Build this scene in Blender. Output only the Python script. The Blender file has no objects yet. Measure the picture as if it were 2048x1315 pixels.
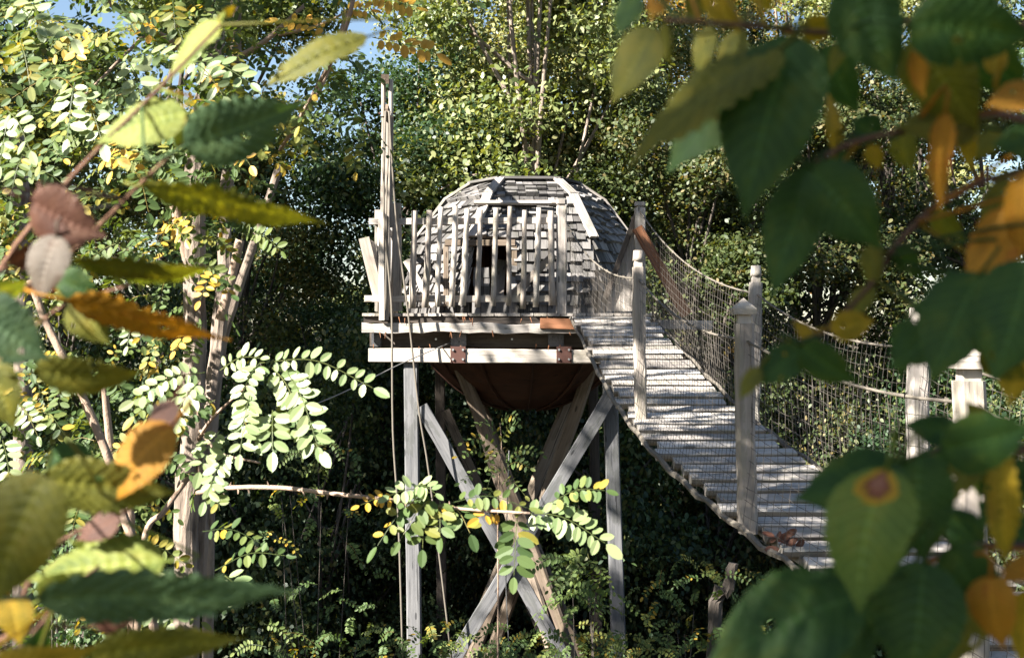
import bpy, math, random
import numpy as np
from mathutils import Vector, Matrix, Quaternion

R = random.Random(7)
sc = bpy.context.scene
col = sc.collection
rad = math.radians

# ------------------------------------------------------------------ camera, sky, sun, exposure
F = 2600.0                 # focal length in pixels of the 2048 px wide photograph
CZ = 4.7                   # eye height above the foot of the tower
CAM = Vector((0, 0, CZ))
cd = bpy.data.cameras.new('camera'); cam = bpy.data.objects.new('camera', cd); col.objects.link(cam)
cam.location = CAM; cam.rotation_euler = (rad(90), 0, 0)
cd.sensor_width = 36; cd.lens = F / 2048 * 36; cd.clip_start = 0.05; cd.clip_end = 600
cd.dof.use_dof = True; cd.dof.focus_distance = 12.0; cd.dof.aperture_fstop = 16.0
sc.camera = cam

SUN = Vector((-0.66, -0.46, 0.60)).normalized()
sun_el = math.asin(SUN.z); sun_az = math.atan2(SUN.x, SUN.y)
world = bpy.data.worlds.new('World'); sc.world = world; world.use_nodes = True
wn = world.node_tree.nodes; wl = world.node_tree.links
sky = wn.new('ShaderNodeTexSky'); sky.sky_type = 'NISHITA'; sky.sun_disc = False
sky.sun_elevation = sun_el; sky.sun_rotation = sun_az; sky.altitude = 100; sky.dust_density = 0.6
wn['Background'].inputs['Strength'].default_value = 0.036
wl.new(sky.outputs['Color'], wn['Background'].inputs['Color'])
ld = bpy.data.lights.new('sun', 'SUN'); ld.energy = 5.0; ld.angle = rad(0.53); ld.color = (1.0, 0.955, 0.87)
sun = bpy.data.objects.new('sun', ld); col.objects.link(sun)
sun.rotation_euler = SUN.to_track_quat('Z', 'Y').to_euler(); sun.location = (-20, -15, 30)
vs = sc.view_settings
vs.view_transform = 'Standard'; vs.look = 'None'; vs.gamma = 1.0; vs.exposure = 2.45
sc.cycles.max_bounces = 6; sc.cycles.transmission_bounces = 4; sc.cycles.diffuse_bounces = 3
sc.cycles.caustics_reflective = False; sc.cycles.caustics_refractive = False

def P(px, py, d):
    """Point at depth d metres that the photograph shows at pixel px, py."""
    return Vector(((px - 1024) / F * d, d, CZ - (py - 657.5) / F * d))

# ------------------------------------------------------------------ helpers
def link(o): col.objects.link(o); return o
def tag(o, label=None, cat=None, group=None, kind=None):
    if label: o['label'] = label
    if cat: o['category'] = cat
    if group: o['group'] = group
    if kind: o['kind'] = kind
    return o
def thing(name, loc, label, cat, group=None):
    o = bpy.data.objects.new(name, None); o.location = loc; o.empty_display_size = 0.1
    return tag(link(o), label, cat, group)
def adopt(o, parent):
    """Parent o, whose mesh is in world coordinates, without moving it."""
    o.parent = parent
    if parent.type == 'EMPTY': o.matrix_parent_inverse = Matrix.Translation(-Vector(parent.location))
    return o

class MB:
    """Collects shapes into one mesh; every vertex carries a grain coordinate."""
    def __init__(s): s.v = []; s.f = []; s.g = []; s.t = []
    def vert(s, p, g=None, t=0.0):
        s.v.append((p[0], p[1], p[2])); s.g.append(tuple(g) if g is not None else (p[0], p[1], p[2])); s.t.append(t)
        return len(s.v) - 1
    def beam(s, a, b, w, h, up=(0, 0, 1), ch=0.08, seg=1, jit=0.0, taper=1.0, prof=None):
        a = Vector(a); b = Vector(b); d = (b - a); L = d.length; d.normalize()
        up = Vector(up); sd = d.cross(up)
        if sd.length < 1e-4: sd = d.cross(Vector((0, 1, 0)))
        sd.normalize(); u = sd.cross(d).normalized()
        c = ch * min(w, h); hw, hh = w / 2, h / 2
        prof = prof or [(-hw + c, -hh), (hw - c, -hh), (hw, -hh + c), (hw, hh - c), (hw - c, hh), (-hw + c, hh), (-hw, hh - c), (-hw, -hh + c)]
        off = (R.uniform(0, 50), R.uniform(0, 50), R.uniform(0, 50)); tn = R.random()
        rings = []
        for i in range(seg + 1):
            k = i / seg; q = a + d * (L * k); sca = 1 + (taper - 1) * k
            jx, jy, js = (R.uniform(-jit, jit), R.uniform(-jit, jit), 1 + R.uniform(-jit, jit) / max(w, .01) * .7) if jit else (0, 0, 1)
            rings.append([s.vert(q + sd * (x * sca * js + jx) + u * (y * sca * js + jy), (off[0] + L * k, off[1] + x, off[2] + y), tn) for x, y in prof])
        for i in range(seg):
            for j in range(8):
                s.f.append((rings[i][j], rings[i][(j + 1) % 8], rings[i + 1][(j + 1) % 8], rings[i + 1][j]))
        s.f.append(tuple(reversed(rings[0]))); s.f.append(tuple(rings[-1]))
        return s
    def tube(s, pts, r0, r1=None, n=6, jit=0.0, caps=True):
        pts = [Vector(p) for p in pts]; r1 = r0 if r1 is None else r1
        off = (R.uniform(0, 50), R.uniform(0, 50), R.uniform(0, 50)); tn = R.random(); ln = 0.0
        rings = []; ref = Vector((0.31, 0.52, 0.79)); m = len(pts)
        for i, p in enumerate(pts):
            d = (pts[min(i + 1, m - 1)] - pts[max(i - 1, 0)])
            if d.length < 1e-9: d = Vector((0, 0, 1))
            d.normalize(); x = d.cross(ref); x.normalize(); y = d.cross(x)
            if i: ln += (p - pts[i - 1]).length
            r = r0 + (r1 - r0) * i / max(m - 1, 1)
            ring = []
            for j in range(n):
                an = 2 * math.pi * j / n; rr = r * (1 + R.uniform(-jit, jit))
                ring.append(s.vert(p + x * (math.cos(an) * rr) + y * (math.sin(an) * rr), (off[0] + ln, off[1] + math.cos(an) * r, off[2] + math.sin(an) * r), tn))
            rings.append(ring)
        for i in range(m - 1):
            for j in range(n):
                s.f.append((rings[i][j], rings[i][(j + 1) % n], rings[i + 1][(j + 1) % n], rings[i + 1][j]))
        if caps: s.f.append(tuple(reversed(rings[0]))); s.f.append(tuple(rings[-1]))
        return s
    def poly(s, pts):
        s.f.append(tuple(s.vert(p) for p in pts)); return s
    def mesh(s, name, mat, smooth=False):
        m = bpy.data.meshes.new(name); m.from_pydata(s.v, [], s.f)
        a = m.attributes.new('grain', 'FLOAT_VECTOR', 'POINT'); a.data.foreach_set('vector', np.array(s.g, np.float32).ravel())
        a = m.attributes.new('tint', 'FLOAT', 'POINT'); a.data.foreach_set('value', np.array(s.t, np.float32))
        m.materials.append(mat)
        if smooth: m.polygons.foreach_set('use_smooth', [True] * len(m.polygons))
        m.update(); return m
    def build(s, name, mat, parent=None, smooth=False):
        o = link(bpy.data.objects.new(name, s.mesh(name, mat, smooth)))
        if parent is not None: adopt(o, parent)
        return o

def curve(pts, n):
    """Catmull-Rom through pts."""
    p = [Vector(q) for q in pts]
    if len(p) == 2: return [p[0].lerp(p[1], i / n) for i in range(n + 1)]
    q = [p[0] * 2 - p[1]] + p + [p[-1] * 2 - p[-2]]; out = []
    m = len(p) - 1
    for i in range(n + 1):
        x = i / n * m; k = min(int(x), m - 1); t = x - k
        a, b, c, d = q[k], q[k + 1], q[k + 2], q[k + 3]
        out.append(0.5 * ((2 * b) + (c - a) * t + (2 * a - 5 * b + 4 * c - d) * t * t + (3 * b - a - 3 * c + d) * t ** 3))
    return out

# ------------------------------------------------------------------ materials
def newmat(name):
    m = bpy.data.materials.new(name); m.use_nodes = True
    nt = m.node_tree; return m, nt.nodes, nt.links, nt.nodes['Principled BSDF']
def attr(n, name):
    a = n.new('ShaderNodeAttribute'); a.attribute_name = name; return a
def ramp(n, l, fac, stops):
    r = n.new('ShaderNodeValToRGB'); e = r.color_ramp.elements
    while len(e) < len(stops): e.new(0.5)
    for el, (p, c) in zip(e, stops): el.position = p; el.color = (*c, 1)
    l.new(fac, r.inputs['Fac']); return r
def noise(n, l, vec, scale, detail=4, rough=0.55):
    t = n.new('ShaderNodeTexNoise'); t.inputs['Scale'].default_value = scale; t.inputs['Detail'].default_value = detail
    t.inputs['Roughness'].default_value = rough
    if vec is not None: l.new(vec, t.inputs['Vector'])
    return t
def mathn(n, l, op, a, b=None, c=None):
    m = n.new('ShaderNodeMath'); m.operation = op
    for i, x in enumerate((a, b, c)):
        if x is None: continue
        if isinstance(x, (int, float)): m.inputs[i].default_value = x
        else: l.new(x, m.inputs[i])
    return m.outputs[0]
def mixc(n, l, fac, a, b, mode='MIX'):
    m = n.new('ShaderNodeMix'); m.data_type = 'RGBA'; m.blend_type = mode
    if isinstance(fac, (int, float)): m.inputs[0].default_value = fac
    else: l.new(fac, m.inputs[0])
    for i, x in ((6, a), (7, b)):
        if isinstance(x, tuple): m.inputs[i].default_value = (*x, 1)
        else: l.new(x, m.inputs[i])
    return m.outputs[2]
def mapping(n, l, vec, scale):
    m = n.new('ShaderNodeMapping'); m.inputs['Scale'].default_value = scale; l.new(vec, m.inputs['Vector']); return m.outputs[0]

def wood(name, dark, mid, light, rough=0.85, gs=34, bump=0.5, var=.3):
    m, n, l, b = newmat(name)
    a = attr(n, 'grain'); v = mapping(n, l, a.outputs['Vector'], (2.0, gs, gs))
    g = noise(n, l, v, 1.0, 6, 0.65)
    v2 = mapping(n, l, a.outputs['Vector'], (1.2, 4, 4)); g2 = noise(n, l, v2, 1.3, 4, 0.6)
    tn = attr(n, 'tint'); oi = n.new('ShaderNodeObjectInfo')
    rnd = mathn(n, l, 'FRACT', mathn(n, l, 'ADD', tn.outputs['Fac'], oi.outputs['Random']))
    f = mathn(n, l, 'ADD', mathn(n, l, 'MULTIPLY', g.outputs['Fac'], 0.55), mathn(n, l, 'MULTIPLY', g2.outputs['Fac'], 0.5))
    f = mathn(n, l, 'ADD', f, mathn(n, l, 'MULTIPLY_ADD', rnd, var, -var * .57))
    r = ramp(n, l, f, [(0.22, dark), (0.48, mid), (0.78, light)])
    cv = mapping(n, l, a.outputs['Vector'], (1.1, gs * 1.6, gs * 1.6)); cr = noise(n, l, cv, 1.0, 3, .5)
    ck = mathn(n, l, 'MULTIPLY', mathn(n, l, 'GREATER_THAN', cr.outputs['Fac'], .645), .75)
    st = noise(n, l, mapping(n, l, a.outputs['Vector'], (2.6, 7, 7)), 1.0, 5, .65)
    cc = mixc(n, l, mathn(n, l, 'MULTIPLY', mathn(n, l, 'GREATER_THAN', st.outputs['Fac'], .56), .35), r.outputs[0], tuple(x * y for x, y in zip(mid, (.62, .66, .52))))
    vk = n.new('ShaderNodeTexVoronoi'); vk.inputs['Scale'].default_value = 1.0; l.new(mapping(n, l, a.outputs['Vector'], (3.1, 11, 11)), vk.inputs['Vector'])
    kn = mathn(n, l, 'MULTIPLY', mathn(n, l, 'LESS_THAN', vk.outputs['Distance'], .13), .7)
    cc = mixc(n, l, mathn(n, l, 'MAXIMUM', ck, kn), cc, tuple(x * .45 for x in dark))
    l.new(cc, b.inputs['Base Color']); b.inputs['Roughness'].default_value = rough
    b.inputs['Specular IOR Level'].default_value = 0.25
    bp = n.new('ShaderNodeBump'); bp.inputs['Strength'].default_value = bump; bp.inputs['Distance'].default_value = 0.01
    l.new(g.outputs['Fac'], bp.inputs['Height']); l.new(bp.outputs[0], b.inputs['Normal'])
    return m

M = {}
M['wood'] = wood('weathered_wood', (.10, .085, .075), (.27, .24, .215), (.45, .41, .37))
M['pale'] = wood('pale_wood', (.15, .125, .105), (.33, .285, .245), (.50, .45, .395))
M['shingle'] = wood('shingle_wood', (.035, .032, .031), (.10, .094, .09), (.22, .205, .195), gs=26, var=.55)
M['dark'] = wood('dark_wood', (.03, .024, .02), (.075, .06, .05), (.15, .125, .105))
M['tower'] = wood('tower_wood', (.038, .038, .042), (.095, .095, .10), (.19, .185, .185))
M['log'] = wood('log_wood', (.055, .040, .030), (.14, .105, .078), (.25, .20, .155))
M['orange'] = wood('fresh_wood', (.09, .036, .018), (.21, .09, .045), (.32, .16, .085))
M['plank'] = wood('bridge_plank_wood', (.13, .115, .105), (.33, .295, .265), (.52, .48, .44), var=.45)
M['hull'] = wood('hull_panel', (.014, .006, .004), (.036, .014, .008), (.065, .027, .014), rough=.6, gs=9)

def plain(name, c, rough=0.6, metal=0.0, nz=0.3, sc_=40):
    m, n, l, b = newmat(name); tc = n.new('ShaderNodeTexCoord'); t = noise(n, l, tc.outputs['Object'], sc_)
    l.new(mixc(n, l, mathn(n, l, 'MULTIPLY', t.outputs['Fac'], nz * 2), c, tuple(x * .35 for x in c)), b.inputs['Base Color'])
    b.inputs['Roughness'].default_value = rough; b.inputs['Metallic'].default_value = metal; return m
M['rust'] = plain('rusty_steel', (.085, .03, .02), .8, .0, .5, 60)
M['bolt'] = plain('zinc_bolt', (.62, .62, .62), .35, .8, .1)
M['rope'] = plain('hemp_rope', (.17, .145, .115), .9, 0, .5, 90)
M['net'] = plain('net_twine', (.10, .085, .07), .9, 0, .4, 90)
M['cable'] = plain('steel_cable', (.28, .27, .26), .5, .5, .2)

def bark(name, dark, light, gs=14):
    m, n, l, b = newmat(name); a = attr(n, 'grain'); v = mapping(n, l, a.outputs['Vector'], (3.0, gs, gs))
    g = noise(n, l, v, 2.0, 7, 0.7); vo = n.new('ShaderNodeTexVoronoi'); vo.inputs['Scale'].default_value = 2.2; l.new(v, vo.inputs['Vector'])
    f = mathn(n, l, 'MULTIPLY', g.outputs['Fac'], mathn(n, l, 'ADD', vo.outputs['Distance'], .45))
    l.new(ramp(n, l, f, [(.18, dark), (.55, light)]).outputs[0], b.inputs['Base Color'])
    b.inputs['Roughness'].default_value = .92
    bp = n.new('ShaderNodeBump'); bp.inputs['Strength'].default_value = .9; bp.inputs['Distance'].default_value = .02
    l.new(f, bp.inputs['Height']); l.new(bp.outputs[0], b.inputs['Normal']); return m
M['bark'] = bark('furrowed_bark', (.05, .036, .027), (.25, .195, .155))
M['bark_dark'] = bark('dark_bark', (.018, .014, .011), (.085, .068, .055), 8)
M['cane'] = bark('smooth_cane_bark', (.10, .065, .045), (.32, .225, .165), 6)
M['twig'] = bark('twig_bark', (.06, .025, .015), (.17, .085, .05), 20)

def leafmat(name, stops, trans=.35, rough=.5, spec=.4, tmul=(1.25, 1.15, .35)):
    """Foliage: each leaf takes one hue from the stops; part of the light passes through."""
    m, n, l, b = newmat(name); tn = attr(n, 'tint'); oi = n.new('ShaderNodeObjectInfo')
    f = mathn(n, l, 'FRACT', mathn(n, l, 'ADD', tn.outputs['Fac'], oi.outputs['Random']))
    r = ramp(n, l, f, stops); c = r.outputs[0]
    l.new(c, b.inputs['Base Color']); b.inputs['Roughness'].default_value = rough; b.inputs['Specular IOR Level'].default_value = spec
    tr = n.new('ShaderNodeBsdfTranslucent'); l.new(mixc(n, l, 1.0, c, tmul, 'MULTIPLY'), tr.inputs['Color'])
    mx = n.new('ShaderNodeMixShader'); mx.inputs[0].default_value = trans
    l.new(b.outputs[0], mx.inputs[1]); l.new(tr.outputs[0], mx.inputs[2])
    l.new(mx.outputs[0], n['Material Output'].inputs['Surface']); return m
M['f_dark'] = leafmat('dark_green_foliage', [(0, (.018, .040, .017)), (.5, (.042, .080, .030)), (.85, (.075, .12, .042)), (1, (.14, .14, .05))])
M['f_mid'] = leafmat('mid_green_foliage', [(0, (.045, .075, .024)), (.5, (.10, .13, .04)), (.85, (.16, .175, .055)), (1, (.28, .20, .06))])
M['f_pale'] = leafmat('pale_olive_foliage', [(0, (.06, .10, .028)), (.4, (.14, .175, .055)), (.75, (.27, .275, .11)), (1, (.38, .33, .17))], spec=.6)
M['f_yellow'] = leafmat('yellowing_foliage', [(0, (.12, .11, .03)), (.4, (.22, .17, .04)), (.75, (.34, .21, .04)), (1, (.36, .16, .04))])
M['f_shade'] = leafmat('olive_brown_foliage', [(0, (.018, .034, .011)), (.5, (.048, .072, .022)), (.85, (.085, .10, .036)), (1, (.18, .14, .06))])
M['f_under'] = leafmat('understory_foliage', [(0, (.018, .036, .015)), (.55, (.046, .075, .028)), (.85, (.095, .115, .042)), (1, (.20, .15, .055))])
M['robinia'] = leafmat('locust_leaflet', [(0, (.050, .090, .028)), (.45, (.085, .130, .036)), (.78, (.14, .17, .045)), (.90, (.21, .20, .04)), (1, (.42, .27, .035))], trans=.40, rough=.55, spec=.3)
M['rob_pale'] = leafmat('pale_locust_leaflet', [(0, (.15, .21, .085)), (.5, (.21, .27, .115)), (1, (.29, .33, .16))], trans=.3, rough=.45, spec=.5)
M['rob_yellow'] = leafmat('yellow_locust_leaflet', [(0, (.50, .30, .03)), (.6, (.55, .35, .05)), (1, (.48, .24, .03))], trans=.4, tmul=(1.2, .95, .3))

def bigleaf(name, c1, c2, c3, trans=.42, spot=0.0, tmul=(1.7, 1.6, .4)):
    """Pleated hornbeam leaf seen close: veins, blotches, speckles. grain = (along, across, seed)."""
    m, n, l, b = newmat(name); a = attr(n, 'grain'); sp = n.new('ShaderNodeSeparateXYZ'); l.new(a.outputs['Vector'], sp.inputs[0])
    t, s_ = sp.outputs[0], mathn(n, l, 'ABSOLUTE', sp.outputs[1])
    w = mathn(n, l, 'FRACT', mathn(n, l, 'MULTIPLY_ADD', t, 11.0, mathn(n, l, 'MULTIPLY', s_, -2.2)))
    w = mathn(n, l, 'ABSOLUTE', mathn(n, l, 'SUBTRACT', w, 0.5))
    vein = mathn(n, l, 'GREATER_THAN', w, 0.44); mid = mathn(n, l, 'LESS_THAN', s_, 0.035)
    vein = mathn(n, l, 'MAXIMUM', mathn(n, l, 'MULTIPLY', vein, .75), mid); w0 = w
    n1 = noise(n, l, mapping(n, l, a.outputs['Vector'], (3.0, 1.4, 7.0)), 1.0, 5, .6)
    c = ramp(n, l, n1.outputs['Fac'], [(.34, c1), (.55, c2), (.74, c3)]).outputs[0]
    n2 = noise(n, l, mapping(n, l, a.outputs['Vector'], (26, 13, 9)), 1.0, 3, .6)
    c = mixc(n, l, mathn(n, l, 'MULTIPLY', mathn(n, l, 'GREATER_THAN', n2.outputs['Fac'], .70), .5), c, (.10, .055, .02))
    c = mixc(n, l, mathn(n, l, 'MULTIPLY', vein, .6), c, tuple(min(1, x * 1.7 + .02) for x in c2))
    if spot:
        d = mathn(n, l, 'ADD', mathn(n, l, 'POWER', mathn(n, l, 'MULTIPLY', mathn(n, l, 'SUBTRACT', t, .12), 5.2), 2.0),
                  mathn(n, l, 'POWER', mathn(n, l, 'MULTIPLY', mathn(n, l, 'SUBTRACT', sp.outputs[1], .12 * spot), 1.5), 2.0))
        d = mathn(n, l, 'ADD', mathn(n, l, 'SQRT', d), mathn(n, l, 'ADD', mathn(n, l, 'MULTIPLY_ADD', n1.outputs['Fac'], 1.1, -.55), mathn(n, l, 'MULTIPLY_ADD', n2.outputs['Fac'], .5, -.25)))
        rr = ramp(n, l, d, [(.0, (.33, .17, .13)), (.3, (.27, .11, .08)), (.45, (.13, .03, .02)), (.62, (.42, .25, .02)), (.85, (.42, .27, .02))]).outputs[0]
        c = mixc(n, l, mathn(n, l, 'LESS_THAN', d, .86), c, rr)
    l.new(c, b.inputs['Base Color']); b.inputs['Roughness'].default_value = .55; b.inputs['Specular IOR Level'].default_value = .35
    bp = n.new('ShaderNodeBump'); bp.inputs['Strength'].default_value = .35; bp.inputs['Distance'].default_value = .002
    l.new(n2.outputs['Fac'], bp.inputs['Height']); l.new(bp.outputs[0], b.inputs['Normal'])
    tr = n.new('ShaderNodeBsdfTranslucent'); l.new(mixc(n, l, 1.0, c, tmul, 'MULTIPLY'), tr.inputs['Color'])
    mx = n.new('ShaderNodeMixShader'); mx.inputs[0].default_value = trans
    l.new(b.outputs[0], mx.inputs[1]); l.new(tr.outputs[0], mx.inputs[2]); l.new(mx.outputs[0], n['Material Output'].inputs['Surface'])
    return m
BL = {
 'green': bigleaf('green_hornbeam_leaf', (.018, .056, .013), (.034, .082, .013), (.085, .12, .012)),
 'blue': bigleaf('bluish_green_hornbeam_leaf', (.05, .10, .045), (.07, .125, .05), (.095, .14, .04), trans=.28),
 'light': bigleaf('light_green_hornbeam_leaf', (.09, .15, .03), (.13, .19, .035), (.19, .22, .04), spot=1.0),
 'lime': bigleaf('lime_hornbeam_leaf', (.13, .18, .03), (.24, .27, .05), (.34, .32, .07)),
 'olive': bigleaf('olive_hornbeam_leaf', (.085, .095, .014), (.15, .145, .016), (.22, .18, .018)),
 'yellow': bigleaf('yellow_hornbeam_leaf', (.22, .17, .015), (.36, .24, .018), (.45, .27, .02)),
 'orange': bigleaf('orange_hornbeam_leaf', (.35, .17, .015), (.48, .23, .018), (.40, .12, .015), tmul=(1.1, .9, .3)),
 'brown': bigleaf('brown_dead_leaf', (.060, .022, .013), (.095, .038, .022), (.14, .065, .035), trans=.15, tmul=(1, .8, .5)),
 'greybrown': bigleaf('greyish_dead_leaf', (.085, .065, .048), (.12, .095, .072), (.10, .055, .033), trans=.15, tmul=(1, .8, .5)),
}

# ------------------------------------------------------------------ ground
def sstep(a, b, x):
    t = np.clip((x - a) / (b - a), 0, 1); return t * t * (3 - 2 * t)
def ground_z(x, y):
    x = np.asarray(x, float); y = np.asarray(y, float)
    z = 3.0 * (1 - sstep(1.8, 9.5, y)) + 0.12 * np.sin(x * .9 + 1.3) * np.cos(y * .7) + .06 * np.sin(x * 2.3 + y * 1.9)
    return z + 4.5 * sstep(26, 60, y) + 1.2 * sstep(14, 40, np.abs(x))
def gz(x, y): return float(ground_z(x, y))
def make_ground():
    xs = np.concatenate([np.linspace(-150, -22, 20, endpoint=False), np.linspace(-22, 22, 150), np.linspace(22, 150, 21)[1:]])
    ys = np.concatenate([np.linspace(-60, -6, 12, endpoint=False), np.linspace(-6, 34, 150), np.linspace(34, 160, 30)[1:]])
    X, Y = np.meshgrid(xs, ys); Z = ground_z(X, Y); nx, ny = len(xs), len(ys)
    v = np.stack([X, Y, Z], -1).reshape(-1, 3)
    f = [(j * nx + i, j * nx + i + 1, (j + 1) * nx + i + 1, (j + 1) * nx + i) for j in range(ny - 1) for i in range(nx - 1)]
    m = bpy.data.meshes.new('ground'); m.from_pydata(v.tolist(), [], f); m.polygons.foreach_set('use_smooth', [True] * len(f))
    mt, n, l, b = newmat('leaf_litter'); tc = n.new('ShaderNodeTexCoord')
    vo = n.new('ShaderNodeTexVoronoi'); vo.inputs['Scale'].default_value = 14; l.new(tc.outputs['Object'], vo.inputs['Vector'])
    c = ramp(n, l, mathn(n, l, 'MULTIPLY', vo.outputs['Color'], 1.0), [(.1, (.03, .022, .014)), (.5, (.085, .055, .03)), (.8, (.05, .06, .02)), (1, (.16, .10, .04))])
    l.new(mixc(n, l, .45, c.outputs[0], (.012, .01, .007)), b.inputs['Base Color']); b.inputs['Roughness'].default_value = .95
    bp = n.new('ShaderNodeBump'); bp.inputs['Strength'].default_value = .8; bp.inputs['Distance'].default_value = .04
    l.new(vo.outputs['Distance'], bp.inputs['Height']); l.new(bp.outputs[0], b.inputs['Normal'])
    m.materials.append(mt); tag(link(bpy.data.objects.new('ground', m)), kind='structure')
make_ground()

# ------------------------------------------------------------------ treehouse
DF = 14.2                                                        # depth of the platform front
DC = 16.0                                                        # depth of the ball's centre
def PF(px, py, d=DF): return P(px, py, d)
th = thing('treehouse', (0.156, DC, 0), 'shingled ball-shaped treehouse with railed platform on a tall timber tower', 'treehouse')
BC = P(1050, 588, DC); BR = 236 / F * DC                          # ball centre and radius

TURN = rad(4)
def hexpt(el, k, r=1.0):
    a = rad(-90 - 30 + 60 * k) + TURN
    return BC + Vector((math.cos(a) * math.cos(el), math.sin(a) * math.cos(el), math.sin(el))) * BR * r
ELS = [rad(e) for e in (64, 49, 24, 0, -20)]
# hole of the doorway in the front facet: in pixels
HOLE = (893, 1026, 492, 612)
def pix(p): return (1024 + p.x / p.y * F, 657.5 - (p.z - CZ) / p.y * F)
def in_hole(p, grow=0):
    x, y = pix(p); return HOLE[0] - grow < x < HOLE[1] + grow and HOLE[2] - grow < y < HOLE[3] + grow

# shell: six sides, one mesh
mb = MB()
for k in range(6):
    for i in range(len(ELS) - 1):
        a, b = hexpt(ELS[i], k), hexpt(ELS[i], k + 1); c, d = hexpt(ELS[i + 1], k + 1), hexpt(ELS[i + 1], k)
        n_ = 26 if k == 0 and i in (1, 2, 3) else 1
        for u in range(n_):
            for v in range(n_):
                q = lambda s, t: a.lerp(b, s).lerp(d.lerp(c, s), t)
                if n_ > 1 and in_hole(q((u + .5) / n_, (v + .5) / n_)): continue
                mb.poly([q(u / n_, v / n_), q(u / n_, (v + 1) / n_), q((u + 1) / n_, (v + 1) / n_), q((u + 1) / n_, v / n_)])
top = BC + Vector((0, 0, BR * .955))
for k in range(6): mb.poly([hexpt(ELS[0], k), hexpt(ELS[0], k + 1), top])
shell = mb.build('shell', M['dark'], th)
# copper-brown belly under the platform, with ribs
mb = MB(); rings = [rad(e) for e in (-20, -34, -48, -62, -76, -89)]
for k in range(12):
    for i in range(len(rings) - 1):
        pt = lambda e, kk: BC + Vector((math.cos(TURN + kk * math.pi / 6) * math.cos(e), math.sin(TURN + kk * math.pi / 6) * math.cos(e), math.sin(e))) * BR * .98
        mb.poly([pt(rings[i], k), pt(rings[i + 1], k), pt(rings[i + 1], k + 1), pt(rings[i], k + 1)])
hull = mb.build('hull', M['hull'], th)
for k in range(12):
    pts = [BC + Vector((math.cos(TURN + k * math.pi / 6) * math.cos(rad(e)), math.sin(TURN + k * math.pi / 6) * math.cos(rad(e)), math.sin(rad(e)))) * BR * .99 for e in range(-20, -90, -10)]
    MB().tube(pts, .016, n=5).build('rib', M['hull'], hull)
# floor and back wall seen through the doorway
MB().beam(BC + Vector((-1.05, 0, -.34)), BC + Vector((1.05, 0, -.34)), 1.7, .04).build('inner_floor', M['orange'], th)
for i in range(14):
    x = -.7 + i * .105
    MB().beam(BC + Vector((x, .25, -.32)), BC + Vector((x, .25, .62)), .10, .02, up=(0, 1, 0)).build('inner_board', M['orange'], th)

# shingles: shared wedge meshes, each one an object
def shingle_mesh(i):
    mb = MB(); o = [R.uniform(0, 50) for _ in range(3)]
    j = [R.uniform(-.012, .012) for _ in range(4)]
    top_, bot = .0, -1.0
    P8 = [(-.5, bot + j[0], .0), (.5, bot + j[1], .0), (.5, top_, .0), (-.5, top_, .0), (-.5, bot + j[0], 1.0), (.5, bot + j[1], 1.0), (.5, top_, .25), (-.5, top_, .25)]
    for p in P8: mb.vert(p, (o[0] + p[1] * .18, o[1] + p[0] * .12, o[2] + p[2] * .02), i * .09)
    mb.f = [(3, 2, 1, 0), (4, 5, 6, 7), (0, 1, 5, 4), (1, 2, 6, 5), (2, 3, 7, 6), (3, 0, 4, 7)]
    return mb
SH = [shingle_mesh(i) for i in range(8)]
SHM = [s.mesh('shingle', M['shingle']) for s in SH]
shing = []
EXPO = .112
for k in range(6):
    for i in range(len(ELS) - 1):
        a, b = hexpt(ELS[i], k), hexpt(ELS[i], k + 1); c, d = hexpt(ELS[i + 1], k + 1), hexpt(ELS[i + 1], k)
        m0, m1 = (a + b) / 2, (c + d) / 2; slope = (m1 - m0).length; rows = max(1, round(slope / EXPO))
        dn = (m1 - m0).normalized(); ax = (b - a).normalized(); nn = ax.cross(-dn).normalized()
        if nn.dot(m0 - BC) < 0: nn = -nn
        if i == 1 and k == 0: row_skip = 1
        for r_ in range(rows):
            t = (r_ + 1) / rows; l_, r2 = a.lerp(d, t), b.lerp(c, t); w = (r2 - l_).length
            x = -R.uniform(0, .05)
            while x < w:
                sw = R.uniform(.075, .175); x0, x1 = max(x, 0), min(x + sw, w); x += sw
                if x1 - x0 < .025: continue
                q = l_ + (r2 - l_).normalized() * ((x0 + x1) / 2)
                if k == 0 and (in_hole(q - dn * .05, -4) or in_hole(q, -2)): continue
                ln = EXPO * R.uniform(1.5, 1.75); th_ = R.uniform(.030, .062)
                yv = -dn; zv = nn; xv = yv.cross(zv).normalized()
                rot = Quaternion(zv, R.uniform(-.035, .035)).to_matrix()
                xv, yv = rot @ xv, rot @ yv
                q0 = q + yv * (ln - R.uniform(0, .040)) + zv * R.uniform(.004, .008)
                tl = Quaternion(xv, -R.uniform(.06, .15)).to_matrix(); yv2 = tl @ yv; zv2 = tl @ zv
                w_ = (x1 - x0) * .94
                mt = Matrix(((xv.x * w_, yv2.x * ln, zv2.x * th_, q0.x), (xv.y * w_, yv2.y * ln, zv2.y * th_, q0.y), (xv.z * w_, yv2.z * ln, zv2.z * th_, q0.z), (0, 0, 0, 1)))
                vis = nn.dot((CAM - q).normalized()); hidden = q.z < CZ + .12
                shing.append((-(vis if not hidden else -1), mt, R.randrange(8)))
shing.sort(key=lambda s: s[0])
for _, mt, i in shing[:300]:
    o = link(bpy.data.objects.new('shingle', SHM[i])); o.parent = shell; o.matrix_basis = mt
mb = MB()
for _, mt, i in shing[300:]:
    base = len(mb.v)
    for p, g, t in zip(SH[i].v, SH[i].g, SH[i].t): mb.vert(mt @ Vector(p), g, t)
    mb.f += [tuple(x + base for x in f) for f in SH[i].f]
tag(mb.build('far_shingles', M['shingle'], shell), kind='stuff')
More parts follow.
